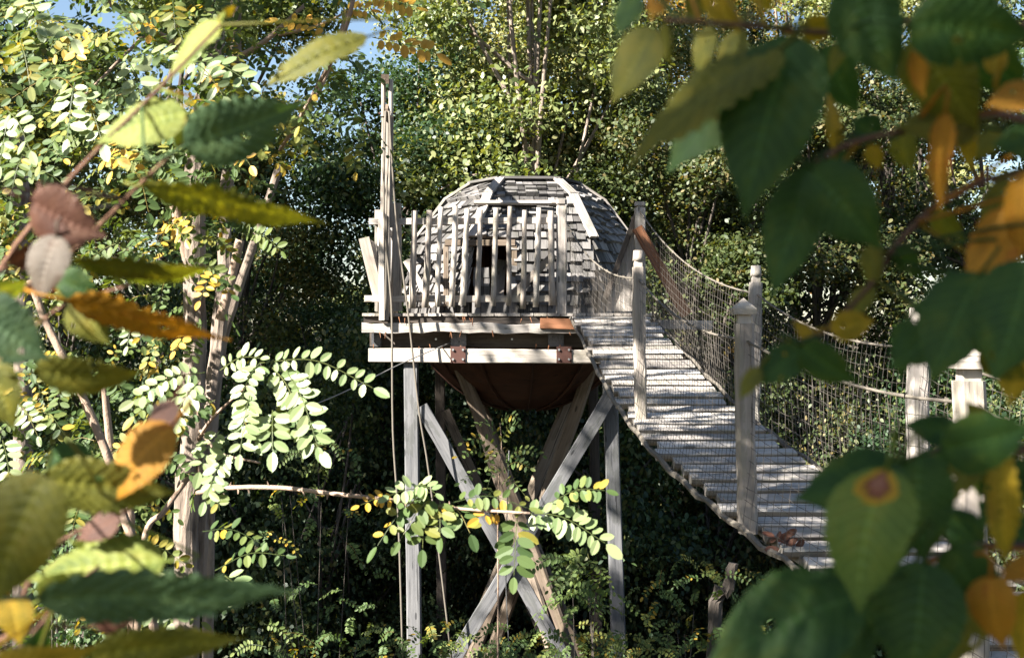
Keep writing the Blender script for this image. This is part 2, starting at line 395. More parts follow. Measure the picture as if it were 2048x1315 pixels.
# ridge boards along the edges of the facets, flashing round the cap
for k in range(6):
    for i in range(2):
        MB().beam(hexpt(ELS[i], k, 1.046), hexpt(ELS[i + 1], k, 1.05), .12, .03, up=(hexpt(ELS[i], k) - BC)).build('ridge_board', M['wood'], shell)
    MB().beam(hexpt(ELS[0], k, 1.045), hexpt(ELS[0], k + 1, 1.045), .10, .03, up=(0, 0, 1)).build('cap_board', M['shingle'], shell)
    MB().beam(hexpt(ELS[0], k, 1.045), top + Vector((0, 0, .045)), .20, .02, up=(0, 0, 1)).build('cap_board', M['shingle'], shell)
MB().beam(P(948, 405, 14.98), P(1114, 405, 14.98), .06, .03, up=(0, -.6, .8)).build('flashing_board', M['pale'], shell)
# door frame and inner hatch
fd = DC - BR * math.cos(rad(30)) * .985
fr = MB().beam(P(890, 486, fd + .02), P(1030, 486, fd + .02), .10, .07).build('door_lintel', M['log'], th)
MB().beam(P(892, 490, fd + .01), P(892, 612, fd + .0), .06, .06).build('door_jamb', M['log'], th)
MB().beam(P(1029, 490, fd + .01), P(1029, 612, fd + .0), .06, .06).build('door_jamb', M['log'], th)
for x in (952, 962, 973):
    for y in (545, 562, 580, 598):
        MB().beam(P(x + R.uniform(-2, 2), y - 10, fd + .04), P(x, y + 10, fd + .03), .062, .018, up=(0, 1, 0)).build('hatch_shingle', M['shingle'], th)
MB().beam(P(944, 600, fd + .06), P(984, 600, fd + .06), .03, .03).build('hatch_rail', M['shingle'], th)
MB().beam(P(1004, 520, 15.2), P(998, 602, 14.8), .10, .03, up=(0, 1, 0), seg=4, jit=.006).build('leaning_board', M['pale'], th)
MB().beam(P(1022, 594, 14.55), P(1108, 508, 14.55), .085, .03, up=(0, 1, 0), seg=3, jit=.003).build('diagonal_board', M['pale'], th)
MB().beam(P(868, 612, 14.6), P(812, 520, 14.6), .075, .03, up=(0, 1, 0), seg=3, jit=.003).build('diagonal_board', M['pale'], th)

# platform
dz = PF(0, 626).z
x0, x1 = PF(724, 0).x, PF(1305, 0).x
for i in range(22):
    a = x0 + (x1 - x0) * i / 22; w = (x1 - x0) / 22
    front = DF - R.uniform(0, .04)
    MB().beam((a + w / 2, front, dz - .016), (a + w / 2, 17.9, dz - .016 + R.uniform(-.004, .004)), w * .94, .032).build('deck_board', M['wood'], th)
# upper wany-edged slab, dark rim joist behind, joists, lower beam
MB().beam(PF(724, 655, DF - .02), PF(1152, 657, DF - .02), .07, .105, seg=18, jit=.011).build('edge_slab', M['wood'], th)
MB().beam(PF(728, 640, DF + .04), PF(1150, 642, DF + .04), .07, .075, seg=14, jit=.012).build('bark_shade_strip', M['dark'], th)  # wany bark, with the deck overhang's shade put into its dark colour
MB().beam(PF(1080, 646, DF - .075), PF(1156, 648, DF - .075), .03, .115).build('splice_board', M['orange'], th)
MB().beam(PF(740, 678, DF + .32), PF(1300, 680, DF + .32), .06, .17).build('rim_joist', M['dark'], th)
for px in (752, 917, 1112, 1268):
    a = PF(px, 679, DF + .10)
    MB().beam(a, a + Vector((0, 3.3, 0)), .17 if px != 752 else .10, .15).build('joist', M['tower'], th)
for yy, nm in ((DF - .02, 'lower_beam'), (17.2, 'lower_beam')):
    a, b = P(738, 710, DF), P(1330, 713, DF)
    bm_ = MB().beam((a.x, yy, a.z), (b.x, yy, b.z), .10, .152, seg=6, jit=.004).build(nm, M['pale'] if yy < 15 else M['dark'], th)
    if yy < 15:
        for px in (916, 1128):
            br = MB().beam(PF(px - 15, 709, DF - .078), PF(px + 15, 709, DF - .078), .012, .18).build('bracket', M['rust'], bm_)
            for ox in (-10, 10):
                for oy in (-10, 9):
                    c = PF(px + ox, 709 + oy, DF - .09)
                    MB().tube([c + Vector((0, .01, 0)), c + Vector((0, -.012, 0))], .013, n=6).build('bolt', M['bolt'], bm_)
for px in (872, 1024):
    c = PF(px, 678, DF + .285); MB().tube([c, c + Vector((0, -.02, 0))], .012, n=6).build('bolt', M['bolt'], th)
# slivers of bark and nails hanging from the edge
for i in range(26):
    px = R.uniform(735, 1140); py = R.choice((634, 662, 690)) + R.uniform(-2, 3)
    a = PF(px, py, DF - .06); MB().tube([a, a + Vector((R.uniform(-.02, .02), -.01, -R.uniform(.03, .10)))], .006, .002, n=4).build('hanging_sliver', M['orange'], th)

# tower: four legs, X brace, hourglass of logs
def leg(px, y0, pxb, d, w=.155, mt='tower'):
    a = P(px, y0, d); b = P(pxb, 1315, d); v = (b - a); v *= (a.z + .4) / -v.z
    MB().beam(a, a + v, w, w * .95, up=(0, 1, 0), seg=8, jit=.003).build('tower_leg', M[mt], th)
leg(822, 722, 829, DF + .06); leg(1218, 722, 1238, DF + .06)
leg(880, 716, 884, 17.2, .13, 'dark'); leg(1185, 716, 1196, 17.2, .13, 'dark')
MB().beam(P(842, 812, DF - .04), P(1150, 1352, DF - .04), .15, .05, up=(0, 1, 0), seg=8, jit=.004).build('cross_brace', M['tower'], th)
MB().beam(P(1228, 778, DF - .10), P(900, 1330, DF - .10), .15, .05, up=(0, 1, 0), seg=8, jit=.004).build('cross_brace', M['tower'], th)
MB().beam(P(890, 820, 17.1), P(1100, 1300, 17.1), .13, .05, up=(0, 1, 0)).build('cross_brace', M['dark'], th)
waist = P(1036, 1100, DC)
for an in (38, 142, 218, 322, 20, 160):
    a1 = rad(an); a2 = a1 + rad(166); r1 = 1.0 if an in (38, 142, 218, 322) else .8
    tp = Vector((BC.x + math.cos(a1) * r1, DC + math.sin(a1) * r1, CZ - .42)); bt = Vector((BC.x + math.cos(a2) * 1.15, DC + math.sin(a2) * 1.15, -.3))
    MB().beam(tp, bt, .155, .14, up=(0, 1, 0), ch=.22, seg=8, jit=.006).build('timber_strut', M['log'], th)

# railing: rails, pickets, corner posts
dr = DF + .03
def railing():
    MB().beam(PF(738, 443, dr), PF(1133, 441, dr), .05, .07, seg=8, jit=.004).build('top_rail', M['wood'], th)
    MB().beam(PF(729, 597, dr), PF(1140, 597, dr), .05, .075, seg=8, jit=.004).build('bottom_rail', M['pale'], th)
    tops = [829, 859, 882, 911, 935, 961, 992, 1020, 1049, 1078, 1101]; bots = [824, 850, 875, 903, 925, 955, 986, 1017, 1045, 1071, 1105]
    for a, b in zip(tops, bots):
        p0, p1 = PF(b, 615 + R.uniform(-5, 3), dr - .05), PF(a, 416 + R.uniform(-5, 6), dr - .05)
        md = [p0.lerp(p1, .33) + Vector((R.uniform(-.008, .008), 0, 0)), p0.lerp(p1, .66) + Vector((R.uniform(-.008, .008), 0, 0))]
        MB().tube(curve([p0, *md, p1], 7), R.uniform(.028, .042), R.uniform(.024, .033), n=7, jit=.10).build('picket', M['pale'], th, True)
    for px, tp in ((1123, 412), (1280, 416)):
        o = MB().beam(PF(px, 628, dr + .02), PF(px, tp, dr + .02), .115, .115, up=(0, 1, 0), seg=6, jit=.003).build('corner_post', M['wood'], th)
        MB().beam(PF(px, tp + 1, dr + .02), PF(px, tp - 4, dr + .02), .075, .075, up=(0, 1, 0)).build('post_neck', M['wood'], o)
        MB().beam(PF(px, tp - 4, dr + .02), PF(px, tp - 12, dr + .02), .115, .115, up=(0, 1, 0), ch=.2).build('post_cap', M['wood'], o)
    MB().beam(PF(795, 622, dr), PF(793, 406, dr), .10, .05, up=(0, 1, 0), seg=6, jit=.003).build('corner_post', M['pale'], th)
    MB().beam(PF(757, 622, 17.0), PF(757, 420, 17.0), .09, .09, up=(0, 1, 0)).build('corner_post', M['wood'], th)
    a, b = PF(740, 446, dr), P(757, 440, 17.0); MB().beam((a.x + .08, a.y, a.z), (a.x + .08, 17.0, a.z), .05, .06).build('side_rail', M['wood'], th)
    MB().beam((a.x + .08, a.y, dz + .16), (a.x + .08, 17.0, dz + .16), .05, .06).build('side_rail', M['wood'], th)
    for i in range(9):
        y = 14.5 + i * .28; MB().tube([(a.x + .06, y, dz + .02), (a.x + .08 + R.uniform(-.02, .02), y, dz + 1.12)], .03, .024, n=6, jit=.1).build('picket', M['wood'], th, True)
railing()
# loading chute on the left end: a tilted board with two cheeks
a, b = P(742, 482, 14.5), P(772, 605, 14.5); nrm = Vector((b.z - a.z, 0, -(b.x - a.x))).normalized()
MB().beam(a, b, .46, .035, up=nrm).build('loading_chute', M['pale'], th)
MB().beam(a + Vector((-.05, -.24, .02)), b + Vector((-.05, -.24, .02)), .03, .12, up=nrm).build('loading_chute_cheek', M['pale'], th)
# side panel and outrigger brace at the head of the bridge
for i, px in enumerate((1217, 1227, 1237, 1247, 1257, 1267)):
    ytop = 598 - (px - 1212) * 3.0
    MB().beam(PF(px, 622, dr + .12 + .004 * (i % 2)), PF(px, ytop, dr + .12 + .004 * (i % 2)), .052, .02, up=(0, 1, 0)).build('panel_board', M['wood'], th)
MB().beam(PF(1279, 412, dr + .08), PF(1207, 605, dr + .08), .055, .07, up=(0, 1, 0)).build('panel_edge', M['dark'], th)
MB().beam(PF(1274, 455, dr - .06), PF(1374, 630, dr - .06), .12, .035, up=(0, 1, 0), seg=4, jit=.003).build('outrigger_brace', M['orange'], th)
MB().beam(PF(1290, 648, dr - .02), PF(1424, 650, dr - .02), .06, .10, seg=4, jit=.003).build('outrigger', M['wood'], th)

# ------------------------------------------------------------------ hoist mast, pulley block and its ropes
dm = DF - .08
hm = thing('hoist_mast', PF(775, 640, dm), 'tall pale wooden hoist mast with pulley block rising above the railing', 'hoist')
MB().beam(PF(768, 640, dm), PF(774, 225, dm), .10, .07, up=(0, 1, 0), seg=8, jit=.004).build('mast_pole', M['pale'], hm)
MB().beam(PF(782, 455, dm + .03), PF(784, 232, dm + .03), .03, .03, up=(0, 1, 0), seg=5, jit=.002).build('mast_strut', M['pale'], hm)
MB().beam(PF(764, 640, dm - .06), PF(762, 425, dm - .06), .06, .03, up=(0, 1, 0), seg=5, jit=.003).build('mast_side_board', M['pale'], hm)
pb = MB().beam(P(770, 158, dm - .22), P(770, 158, dm + .5), .085, .10).build('jib', M['log'], hm)
for px in (767, 782):
    MB().beam(PF(px, 160, dm - .10), PF(px, 234, dm - .10), .04, .11, up=(0, 1, 0), ch=.3).build('pulley_cheek', M['pale'], hm)
MB().tube([PF(757, 227, dm - .10), PF(792, 227, dm - .10)], .010, n=6).build('pulley_axle', M['rust'], hm)
c = PF(774.5, 222, dm - .10); MB().tube([c + Vector((-.015, 0, 0)), c + Vector((.015, 0, 0))], .075, n=14).build('pulley_wheel', M['log'], hm)
def rope(pts, r, label, n=24, mat='rope'):
    return tag(MB().tube(curve(pts, n), r, n=5).build('rope', M[mat], None, True), label, 'rope', 'ropes of the hoist')
rope([PF(771, 222, dm - .18), PF(768, 420, dm - .16), PF(779, 560, dm - .16), PF(784, 640, dm - .2), P(786, 860, dm - .2), P(797, 1040, dm - .2), P(806, 1330, dm - .2)], .012, 'leftmost hoist rope hanging from the pulley past the platform to the ground')
rope([PF(778, 222, dm - .18), PF(788, 380, dm - .14), PF(796, 470, dm - .16), PF(818, 640, dm - .2), P(838, 820, dm - .2), P(860, 960, dm - .2), P(905, 1330, dm - .2)], .011, 'right hoist rope slanting down across the left tower leg')
rope([PF(776, 222, dm - .03), PF(777, 300, dm - .1), PF(773, 420, dm - .12), PF(772, 620, dm - .16)], .008, 'short hoist rope running straight down the mast to the deck')
rope([P(1018, 560, 13.0) + Vector((0, 0, -1.7)), P(1012, 1150, 13.0), P(1020, 1330, 13.0)], .006, 'thin dark line hanging in front of the crossing braces', 12, 'cable')
tag(MB().tube(curve([P(905, 683, DF + .2), P(800, 728, 13.2), P(660, 796, 12.0), P(380, 900, 9.0), P(250, 946, 7.6)], 24), .006, n=5).build('guy_cable', M['cable']), 'thin steel cable slanting from the platform down to the left', 'cable')

# ------------------------------------------------------------------ suspension bridge
br = thing('suspension_bridge', P(1380, 900, 8.2), 'weathered plank bridge with netted sides sloping down from the platform', 'bridge')
ST = [(14.2, .690, 1.49, .134), (9.4, .871, 1.685, -.624), (6.6, 1.18, 2.0, -.972), (4.8, 1.66, 2.48, -1.21), (4.1, 1.87, 2.69, -1.28)]
SL = [Vector((l_, d, CZ + z)) for d, l_, r_, z in ST]; SR = [Vector((r_, d, CZ + z)) for d, l_, r_, z in ST]
NB = 400; CL = curve(SL, NB); CR = curve(SR, NB)
cum = [0]
for i in range(NB): cum.append(cum[-1] + (CL[i + 1] - CL[i]).length)
def half_log(w, h):
    w /= 2; return [(-w * .30, -h), (w * .30, -h), (w * .72, -h * .62), (w * .97, -h * .12), (w * .90, 0), (-w * .90, 0), (-w * .97, -h * .12), (-w * .72, -h * .62)]
step = .238
k = 0; s_ = .03
while s_ < cum[-1] - .1:
    while cum[k + 1] < s_: k += 1
    a, b = CL[k], CR[k]; dv = (CL[min(k + 3, NB)] - CL[max(k - 3, 0)]).normalized()
    nx = (b - a).normalized(); upv = nx.cross(dv); upv = upv if upv.z > 0 else -upv
    ex0, ex1 = R.uniform(-.03, .05), R.uniform(-.03, .04)
    MB().beam(a - nx * ex0 + upv * R.uniform(-.006, .006), b + nx * ex1 + upv * R.uniform(-.006, .006), 1, 1, up=upv, seg=4, jit=.0025, prof=half_log(R.uniform(.150, .172), R.uniform(.055, .068))).build('plank', M['plank'], br)
    s_ += step + R.uniform(-.004, .006)
for side, C_ in ((-1, CL), (1, CR)):
    MB().tube([p + Vector((.10 * -side, 0, -.055)) for p in C_[::8]], .032, n=7).build('deck_cable', M['cable'], br)
    MB().tube([p + Vector((.05 * side, 0, -.02 + .012 * math.sin(i * 1.7))) for i, p in enumerate(C_[::6])], .017, n=5, jit=.25).build('edge_rope', M['rope'], br)

def post(base, h, w, cap, lean=0.0, mat='pale'):
    tpp = base + Vector((lean, 0, h)); b0 = base + Vector((0, 0, -.06))
    o = MB().beam(b0, tpp - Vector((0, 0, .12)), w, w, up=(0, 1, 0), seg=9, jit=.0045, ch=.16).build('post', M[mat], br)
    MB().beam(tpp - Vector((0, 0, .125)), tpp - Vector((0, 0, .075)), w * .72, w * .72, up=(0, 1, 0)).build('post_neck', M[mat], o)
    if cap == 'pyramid':
        m = MB(); q = tpp - Vector((0, 0, .075)); hw = w * .62
        lo = [m.vert(q + Vector((sx * hw, sy * hw, 0))) for sx, sy in ((-1, -1), (1, -1), (1, 1), (-1, 1))]
        md = [m.vert(q + Vector((sx * hw, sy * hw, .03))) for sx, sy in ((-1, -1), (1, -1), (1, 1), (-1, 1))]
        ap = m.vert(q + Vector((0, 0, .085)))
        m.f += [tuple(reversed(lo))] + [(lo[i], lo[(i + 1) % 4], md[(i + 1) % 4], md[i]) for i in range(4)] + [(md[i], md[(i + 1) % 4], ap) for i in range(4)]
        m.build('post_cap', M[mat], o)
    else:
        MB().tube([tpp - Vector((0, 0, .075)), tpp - Vector((0, 0, .05)), tpp], w * .52, w * .42, n=10).build('post_cap', M[mat], o, True)
    return tpp
PT = {'L': [PF(1123, 412, dr), None], 'R': [PF(1280, 416, dr), None]}
tl = [PF(1131, 440, dr - .05)]; tr = [PF(1282, 425, dr - .05)]
specs = [(1, 'L', 1.19, .085, 'round', -.02), (1, 'R', 1.08, .085, 'round', .02), (2, 'L', 1.12, .092, 'pyramid', -.02), (2, 'R', 1.08, .10, 'round', .0), (3, 'L', 1.14, .105, 'pyramid', -.01), (3, 'R', 1.1, .1, 'pyramid', 0), (4, 'L', 1.1, .1, 'pyramid', 0), (4, 'R', 1.1, .1, 'pyramid', 0)]
for i, sd, h, w, cap, lean in specs:
    p = (SL if sd == 'L' else SR)[i] + Vector(({1: .06, 2: .012, 3: .03, 4: 0}[i] if sd == 'L' else .055, -.02, 0))
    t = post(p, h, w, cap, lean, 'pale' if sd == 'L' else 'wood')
    (tl if sd == 'L' else tr).append(t - Vector((0, 0, .20)))
def net(tops, bots, name):
    m = MB(); hand = []
    for s in range(len(tops) - 1):
        A, B = tops[s], tops[s + 1]; a, b = bots[s], bots[s + 1]
        L = (B - A).length; n = max(8, int(L / (.09 if s == 0 else .068))); rows = 14
        sag = .035 * L
        G = []
        for i in range(n + 1):
            t = i / n; T = A.lerp(B, t) - Vector((0, 0, sag * 4 * t * (1 - t)))
            k = (s + t) / (len(SL) - 1) * NB; kk = min(int(k), NB - 1)
            C_ = CL if bots is SL else CR; bt = C_[kk].lerp(C_[kk + 1], k - kk) + Vector(((-.04 if bots is SL else .04), 0, -.01))
            hand.append(T)
            G.append([T.lerp(bt, j / rows) + Vector((R.uniform(-.003, .003), R.uniform(-.004, .004), R.uniform(-.005, .005) if 0 < j < rows else 0)) + Vector(((.03 if bots is SL else -.03) * math.sin(math.pi * j / rows), 0, 0)) for j in range(rows + 1)])
        for row in G: m.tube(row, .0014, n=3, caps=False)
        for j in range(1, rows + 1):
            m.tube([row[j] for row in G], .0015, n=3, caps=False)
    m.build(name, M['net'], br)
    m = MB(); m.tube(hand, .0072, n=6, jit=.2); m.build('hand_rope', M['rope'], br, True)
    m = MB()
    for p in hand[::2]:
        for q in range(5):
            an = q * 1.257; m.v.append(tuple(p + Vector((R.uniform(-.01, .01), math.cos(an) * .018, math.sin(an) * .018)))); m.g.append(tuple(p)); m.t.append(0)
        b_ = len(m.v) - 5; m.f += [(b_, b_ + 1, b_ + 2), (b_, b_ + 2, b_ + 3), (b_, b_ + 3, b_ + 4)]
    tag(m.build('lashing', M['rope'], br), kind='stuff')
net(tl, SL, 'side_net'); net(tr, SR, 'side_net')
# knots of dry leaves caught on the bridge edge
cl_ = thing('dry_leaf_clump', P(1570, 1082, 6.2), 'small clump of rusty dry leaves caught on the bridge edge', 'dry leaves')

# ------------------------------------------------------------------ foliage generators
def leaf_mesh(name, mat, C, S, U, V, tint):
    """Rhombic leaves: centres C, size S, long axis U, side axis V (arrays)."""
    n = len(C); v = np.empty((n, 6, 3), np.float32); N = np.cross(U, V); s = S[:, None]
    for q, (u, w, h) in enumerate(((-.5, 0, 0), (-.24, .27, .06), (.12, .29, .05), (.5, 0, -.07), (.12, -.29, .05), (-.24, -.27, .06))):
        v[:, q] = C + U * s * u + V * s * w + N * s * h
    m = bpy.data.meshes.new(name); m.vertices.add(n * 6); m.vertices.foreach_set('co', v.ravel())
    m.loops.add(n * 6); m.loops.foreach_set('vertex_index', np.arange(n * 6, dtype=np.int32))
    m.polygons.add(n); m.polygons.foreach_set('loop_start', np.arange(0, n * 6, 6, dtype=np.int32))
    a = m.attributes.new('tint', 'FLOAT', 'POINT'); a.data.foreach_set('value', np.repeat(tint, 6).astype(np.float32))
    m.materials.append(mat); m.update(); m.validate(); return m
def unit(a): return a / np.maximum(np.linalg.norm(a, axis=1, keepdims=True), 1e-6)
def crown_mesh(seed, rx, rz, clumps, per, leaf, mat, spread=.42, hollow=.45):
    g = np.random.default_rng(seed)
    nb = max(9, clumps // 5)                                     # boughs; clumps sit along their outer halves
    d = unit(g.normal(size=(nb, 3)) + np.array([0, 0, .15])); tips = d * (.72 + .28 * g.random(nb) ** .5)[:, None] * np.array([rx, rx, rz])
    w = g.integers(0, nb, clumps); k = .38 + .62 * g.random(clumps) ** .7
    ctr = tips[w] * k[:, None] + np.array([0, 0, .12 * rz]) * np.sin(k * 3.14)[:, None]
    ctr += g.normal(size=ctr.shape) * (.10 + .16 * hollow) * min(1.0, rx / 2)
    cs = g.uniform(.6, 1.3, clumps) * spread
    idx = np.repeat(np.arange(clumps), per); n = len(idx)
    o = unit(g.normal(size=(n, 3))) * (g.random(n) ** .5)[:, None] * np.array([1.25, 1.25, .62])
    C = ctr[idx] + o * cs[idx][:, None] * 1.5
    N = unit(g.normal(size=(n, 3)) * .75 + np.array([0, 0, .75]) + o * .5)
    U = unit(np.cross(N, g.normal(size=(n, 3)))); U[:, 2] -= .25; U = unit(U); V = unit(np.cross(N, U))
    ct = np.clip(g.random(nb)[w] * .7 + g.random(clumps) * .3, 0, 1)
    tint = np.clip(ct[idx] * .45 + g.random(n) * .5, 0, .999)
    return leaf_mesh('crown', mat, C, leaf * g.uniform(.5, 1.4, n), U, V, tint), ctr
def trunk_mb(h, r, ctr, cz, nlimb, seed, lean=.3):
    rr = random.Random(seed); m = MB()
    top_ = Vector((rr.uniform(-lean, lean), rr.uniform(-lean, lean), cz + .6)); mid = Vector((rr.uniform(-.15, .15), rr.uniform(-.15, .15), cz * .5))
    main = curve([Vector((0, 0, -.4)), mid, top_], 12); m.tube(main, r, r * .07, n=9, jit=.07)
    for i in range(nlimb):
        e = Vector(ctr[rr.randrange(len(ctr))]) + Vector((0, 0, cz)); k = rr.uniform(.45, .95); b = main[int(k * 12)]
        m.tube(curve([b, b.lerp(e, .5) + Vector((rr.uniform(-.2, .2), rr.uniform(-.2, .2), .25)), e], 6), r * .34 * (1.2 - k * .6), .012, n=5)
    return m

# (crown radius, half height, clumps, leaves per clump, leaf size)
KIND = {}
def kind(key, seed, rx, rz, cl, per, leaf, cz, r, mat, hollow=.45, spread=.42, bk='bark_dark'):
    me, ctr = crown_mesh(seed, rx, rz, cl, per, leaf, M[mat], spread, hollow)
    KIND[key] = (me, trunk_mb(cz, r, ctr, cz, 16, seed).mesh('trunk', M[bk], True), cz)
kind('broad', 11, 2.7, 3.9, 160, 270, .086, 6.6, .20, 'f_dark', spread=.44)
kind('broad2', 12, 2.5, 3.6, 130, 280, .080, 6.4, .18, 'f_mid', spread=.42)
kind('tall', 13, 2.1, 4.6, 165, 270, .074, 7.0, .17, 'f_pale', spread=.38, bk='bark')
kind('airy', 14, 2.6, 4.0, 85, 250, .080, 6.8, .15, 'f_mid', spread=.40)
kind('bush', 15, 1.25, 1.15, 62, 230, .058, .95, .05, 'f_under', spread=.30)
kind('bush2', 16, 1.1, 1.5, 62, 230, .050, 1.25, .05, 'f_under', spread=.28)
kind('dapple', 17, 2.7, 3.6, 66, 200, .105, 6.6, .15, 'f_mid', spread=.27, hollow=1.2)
def plant(name, key, x, y, s, label, cat, group, mat=None, rz=0, z=None, part='crown', sz=None):
    me, tk, cz = KIND[key]
    o = thing(name, (x, y, gz(x, y) if z is None else z), label, cat, group)
    o.rotation_euler = (0, 0, rz); o.scale = (s, s, sz or s)
    c = link(bpy.data.objects.new(part, me)); c.parent = o; c.location = (0, 0, cz)
    if mat: c.material_slots[0].link = 'OBJECT'; c.material_slots[0].material = M[mat]
    t = link(bpy.data.objects.new('trunk' if part == 'crown' else 'stem', tk)); t.parent = o
    return o
def X(px, d): return (px - 1024) / F * d
GT = 'trees of the wood behind the treehouse'
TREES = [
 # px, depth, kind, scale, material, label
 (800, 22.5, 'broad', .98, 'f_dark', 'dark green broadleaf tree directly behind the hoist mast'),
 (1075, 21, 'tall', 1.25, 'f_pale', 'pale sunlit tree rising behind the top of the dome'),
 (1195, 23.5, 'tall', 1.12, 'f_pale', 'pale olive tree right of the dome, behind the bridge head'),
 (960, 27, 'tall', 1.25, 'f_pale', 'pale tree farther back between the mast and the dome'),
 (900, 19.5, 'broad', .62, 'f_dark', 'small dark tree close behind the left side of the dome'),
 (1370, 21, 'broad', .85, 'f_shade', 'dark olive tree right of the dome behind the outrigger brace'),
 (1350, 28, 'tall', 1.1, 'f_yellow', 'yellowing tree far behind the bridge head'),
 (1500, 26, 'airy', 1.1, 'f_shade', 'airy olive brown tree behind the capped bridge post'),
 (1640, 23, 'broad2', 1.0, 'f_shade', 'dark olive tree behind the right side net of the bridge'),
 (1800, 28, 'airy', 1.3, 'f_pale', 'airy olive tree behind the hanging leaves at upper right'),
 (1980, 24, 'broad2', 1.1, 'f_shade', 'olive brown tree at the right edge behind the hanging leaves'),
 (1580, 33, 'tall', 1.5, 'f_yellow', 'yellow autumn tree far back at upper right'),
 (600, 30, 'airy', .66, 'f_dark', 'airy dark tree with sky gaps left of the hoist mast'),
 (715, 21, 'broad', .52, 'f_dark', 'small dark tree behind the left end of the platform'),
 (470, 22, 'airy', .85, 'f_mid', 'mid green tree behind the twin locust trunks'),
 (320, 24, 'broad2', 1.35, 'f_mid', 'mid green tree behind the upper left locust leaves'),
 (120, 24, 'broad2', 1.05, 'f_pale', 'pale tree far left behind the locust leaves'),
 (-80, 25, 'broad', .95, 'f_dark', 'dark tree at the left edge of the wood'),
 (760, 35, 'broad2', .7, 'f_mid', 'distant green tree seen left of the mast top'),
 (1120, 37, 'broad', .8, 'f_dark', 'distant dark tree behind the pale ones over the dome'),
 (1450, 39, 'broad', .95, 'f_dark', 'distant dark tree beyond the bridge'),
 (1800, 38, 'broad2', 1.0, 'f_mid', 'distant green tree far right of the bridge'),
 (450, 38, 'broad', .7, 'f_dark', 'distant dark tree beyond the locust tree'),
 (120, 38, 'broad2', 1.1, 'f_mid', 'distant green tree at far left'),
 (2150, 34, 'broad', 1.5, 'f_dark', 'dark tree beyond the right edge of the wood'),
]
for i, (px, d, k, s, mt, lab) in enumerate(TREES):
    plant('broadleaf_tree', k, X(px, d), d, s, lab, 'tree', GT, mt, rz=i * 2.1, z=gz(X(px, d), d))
GS = 'shaded shrubs of the understory'
rs = random.Random(5)
SHRUB = []
for d, n, s in ((12.5, 5, .8), (17.8, 11, 1.15), (20.5, 11, 1.35), (24, 12, 1.5), (29, 12, 1.7)):
    for i in range(n):
        px = -150 + 2350 * (i + .5 + rs.uniform(-.35, .35)) / n
        if d < 13 and 700 < px < 1450: continue
        SHRUB.append((px, d + rs.uniform(-.8, .8), s * rs.uniform(.8, 1.2)))
LAND = [(-90, 'at the left edge'), (90, 'behind the brown cane'), (300, 'behind the locust trunk'), (480, 'right of the locust trunks'), (660, 'left of the tower'), (830, 'behind the left tower leg'), (1020, 'behind the crossing braces'),
        (1220, 'behind the right tower leg'), (1400, 'under the upper bridge'), (1560, 'behind the capped bridge post'), (1720, 'behind the right side net'), (1880, 'behind the last bridge posts'), (2080, 'at the right edge')]
SEEN = set()
ROWN = {0: 'nearest row', 1: 'second row', 2: 'third row', 3: 'fourth row', 4: 'farthest row'}
for i, (px, d, s) in enumerate(SHRUB):
    row = 0 if d < 15 else 1 if d < 19.2 else 2 if d < 22.2 else 3 if d < 26.5 else 4
    slab = 'shaded shrub %s, in the %s of the thicket' % (min(LAND, key=lambda q: abs(q[0] - px))[1], ROWN[row])
    if slab in SEEN: slab += ', right-hand one'
    SEEN.add(slab)
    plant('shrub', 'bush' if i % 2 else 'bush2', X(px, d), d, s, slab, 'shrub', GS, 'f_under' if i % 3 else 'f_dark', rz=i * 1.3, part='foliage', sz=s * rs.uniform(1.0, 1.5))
# trees just outside the left edge, whose crowns dapple the platform and keep the thicket in shade
OUT = [(-5.3, 7.5, 'dapple', 1.36, 'f_mid', 'tall airy tree beyond the left edge dappling the platform with shade'),
       (-5.6, 4.0, 'dapple', .9, 'f_mid', 'airy tree beyond the left edge dappling the upper bridge with shade'),
       (-9.2, 12.5, 'broad', 1.2, 'f_dark', 'dark tree beyond the left edge shading the thicket'),
       (-9.4, 16.6, 'broad', 1.4, 'f_dark', 'tall dark tree beyond the left edge beside the wood'),
       (-5.4, -3.0, 'dapple', .72, 'f_mid', 'leafy tree behind the viewer shading the near leaves')]
ROT = (5.4, 4, 2, 3, 4, 5)
for i, (x, y, k, s, mt, lab) in enumerate(OUT):
    plant('broadleaf_tree', k, x, y, s, lab, 'tree', 'trees just outside the view', mt, rz=ROT[i])

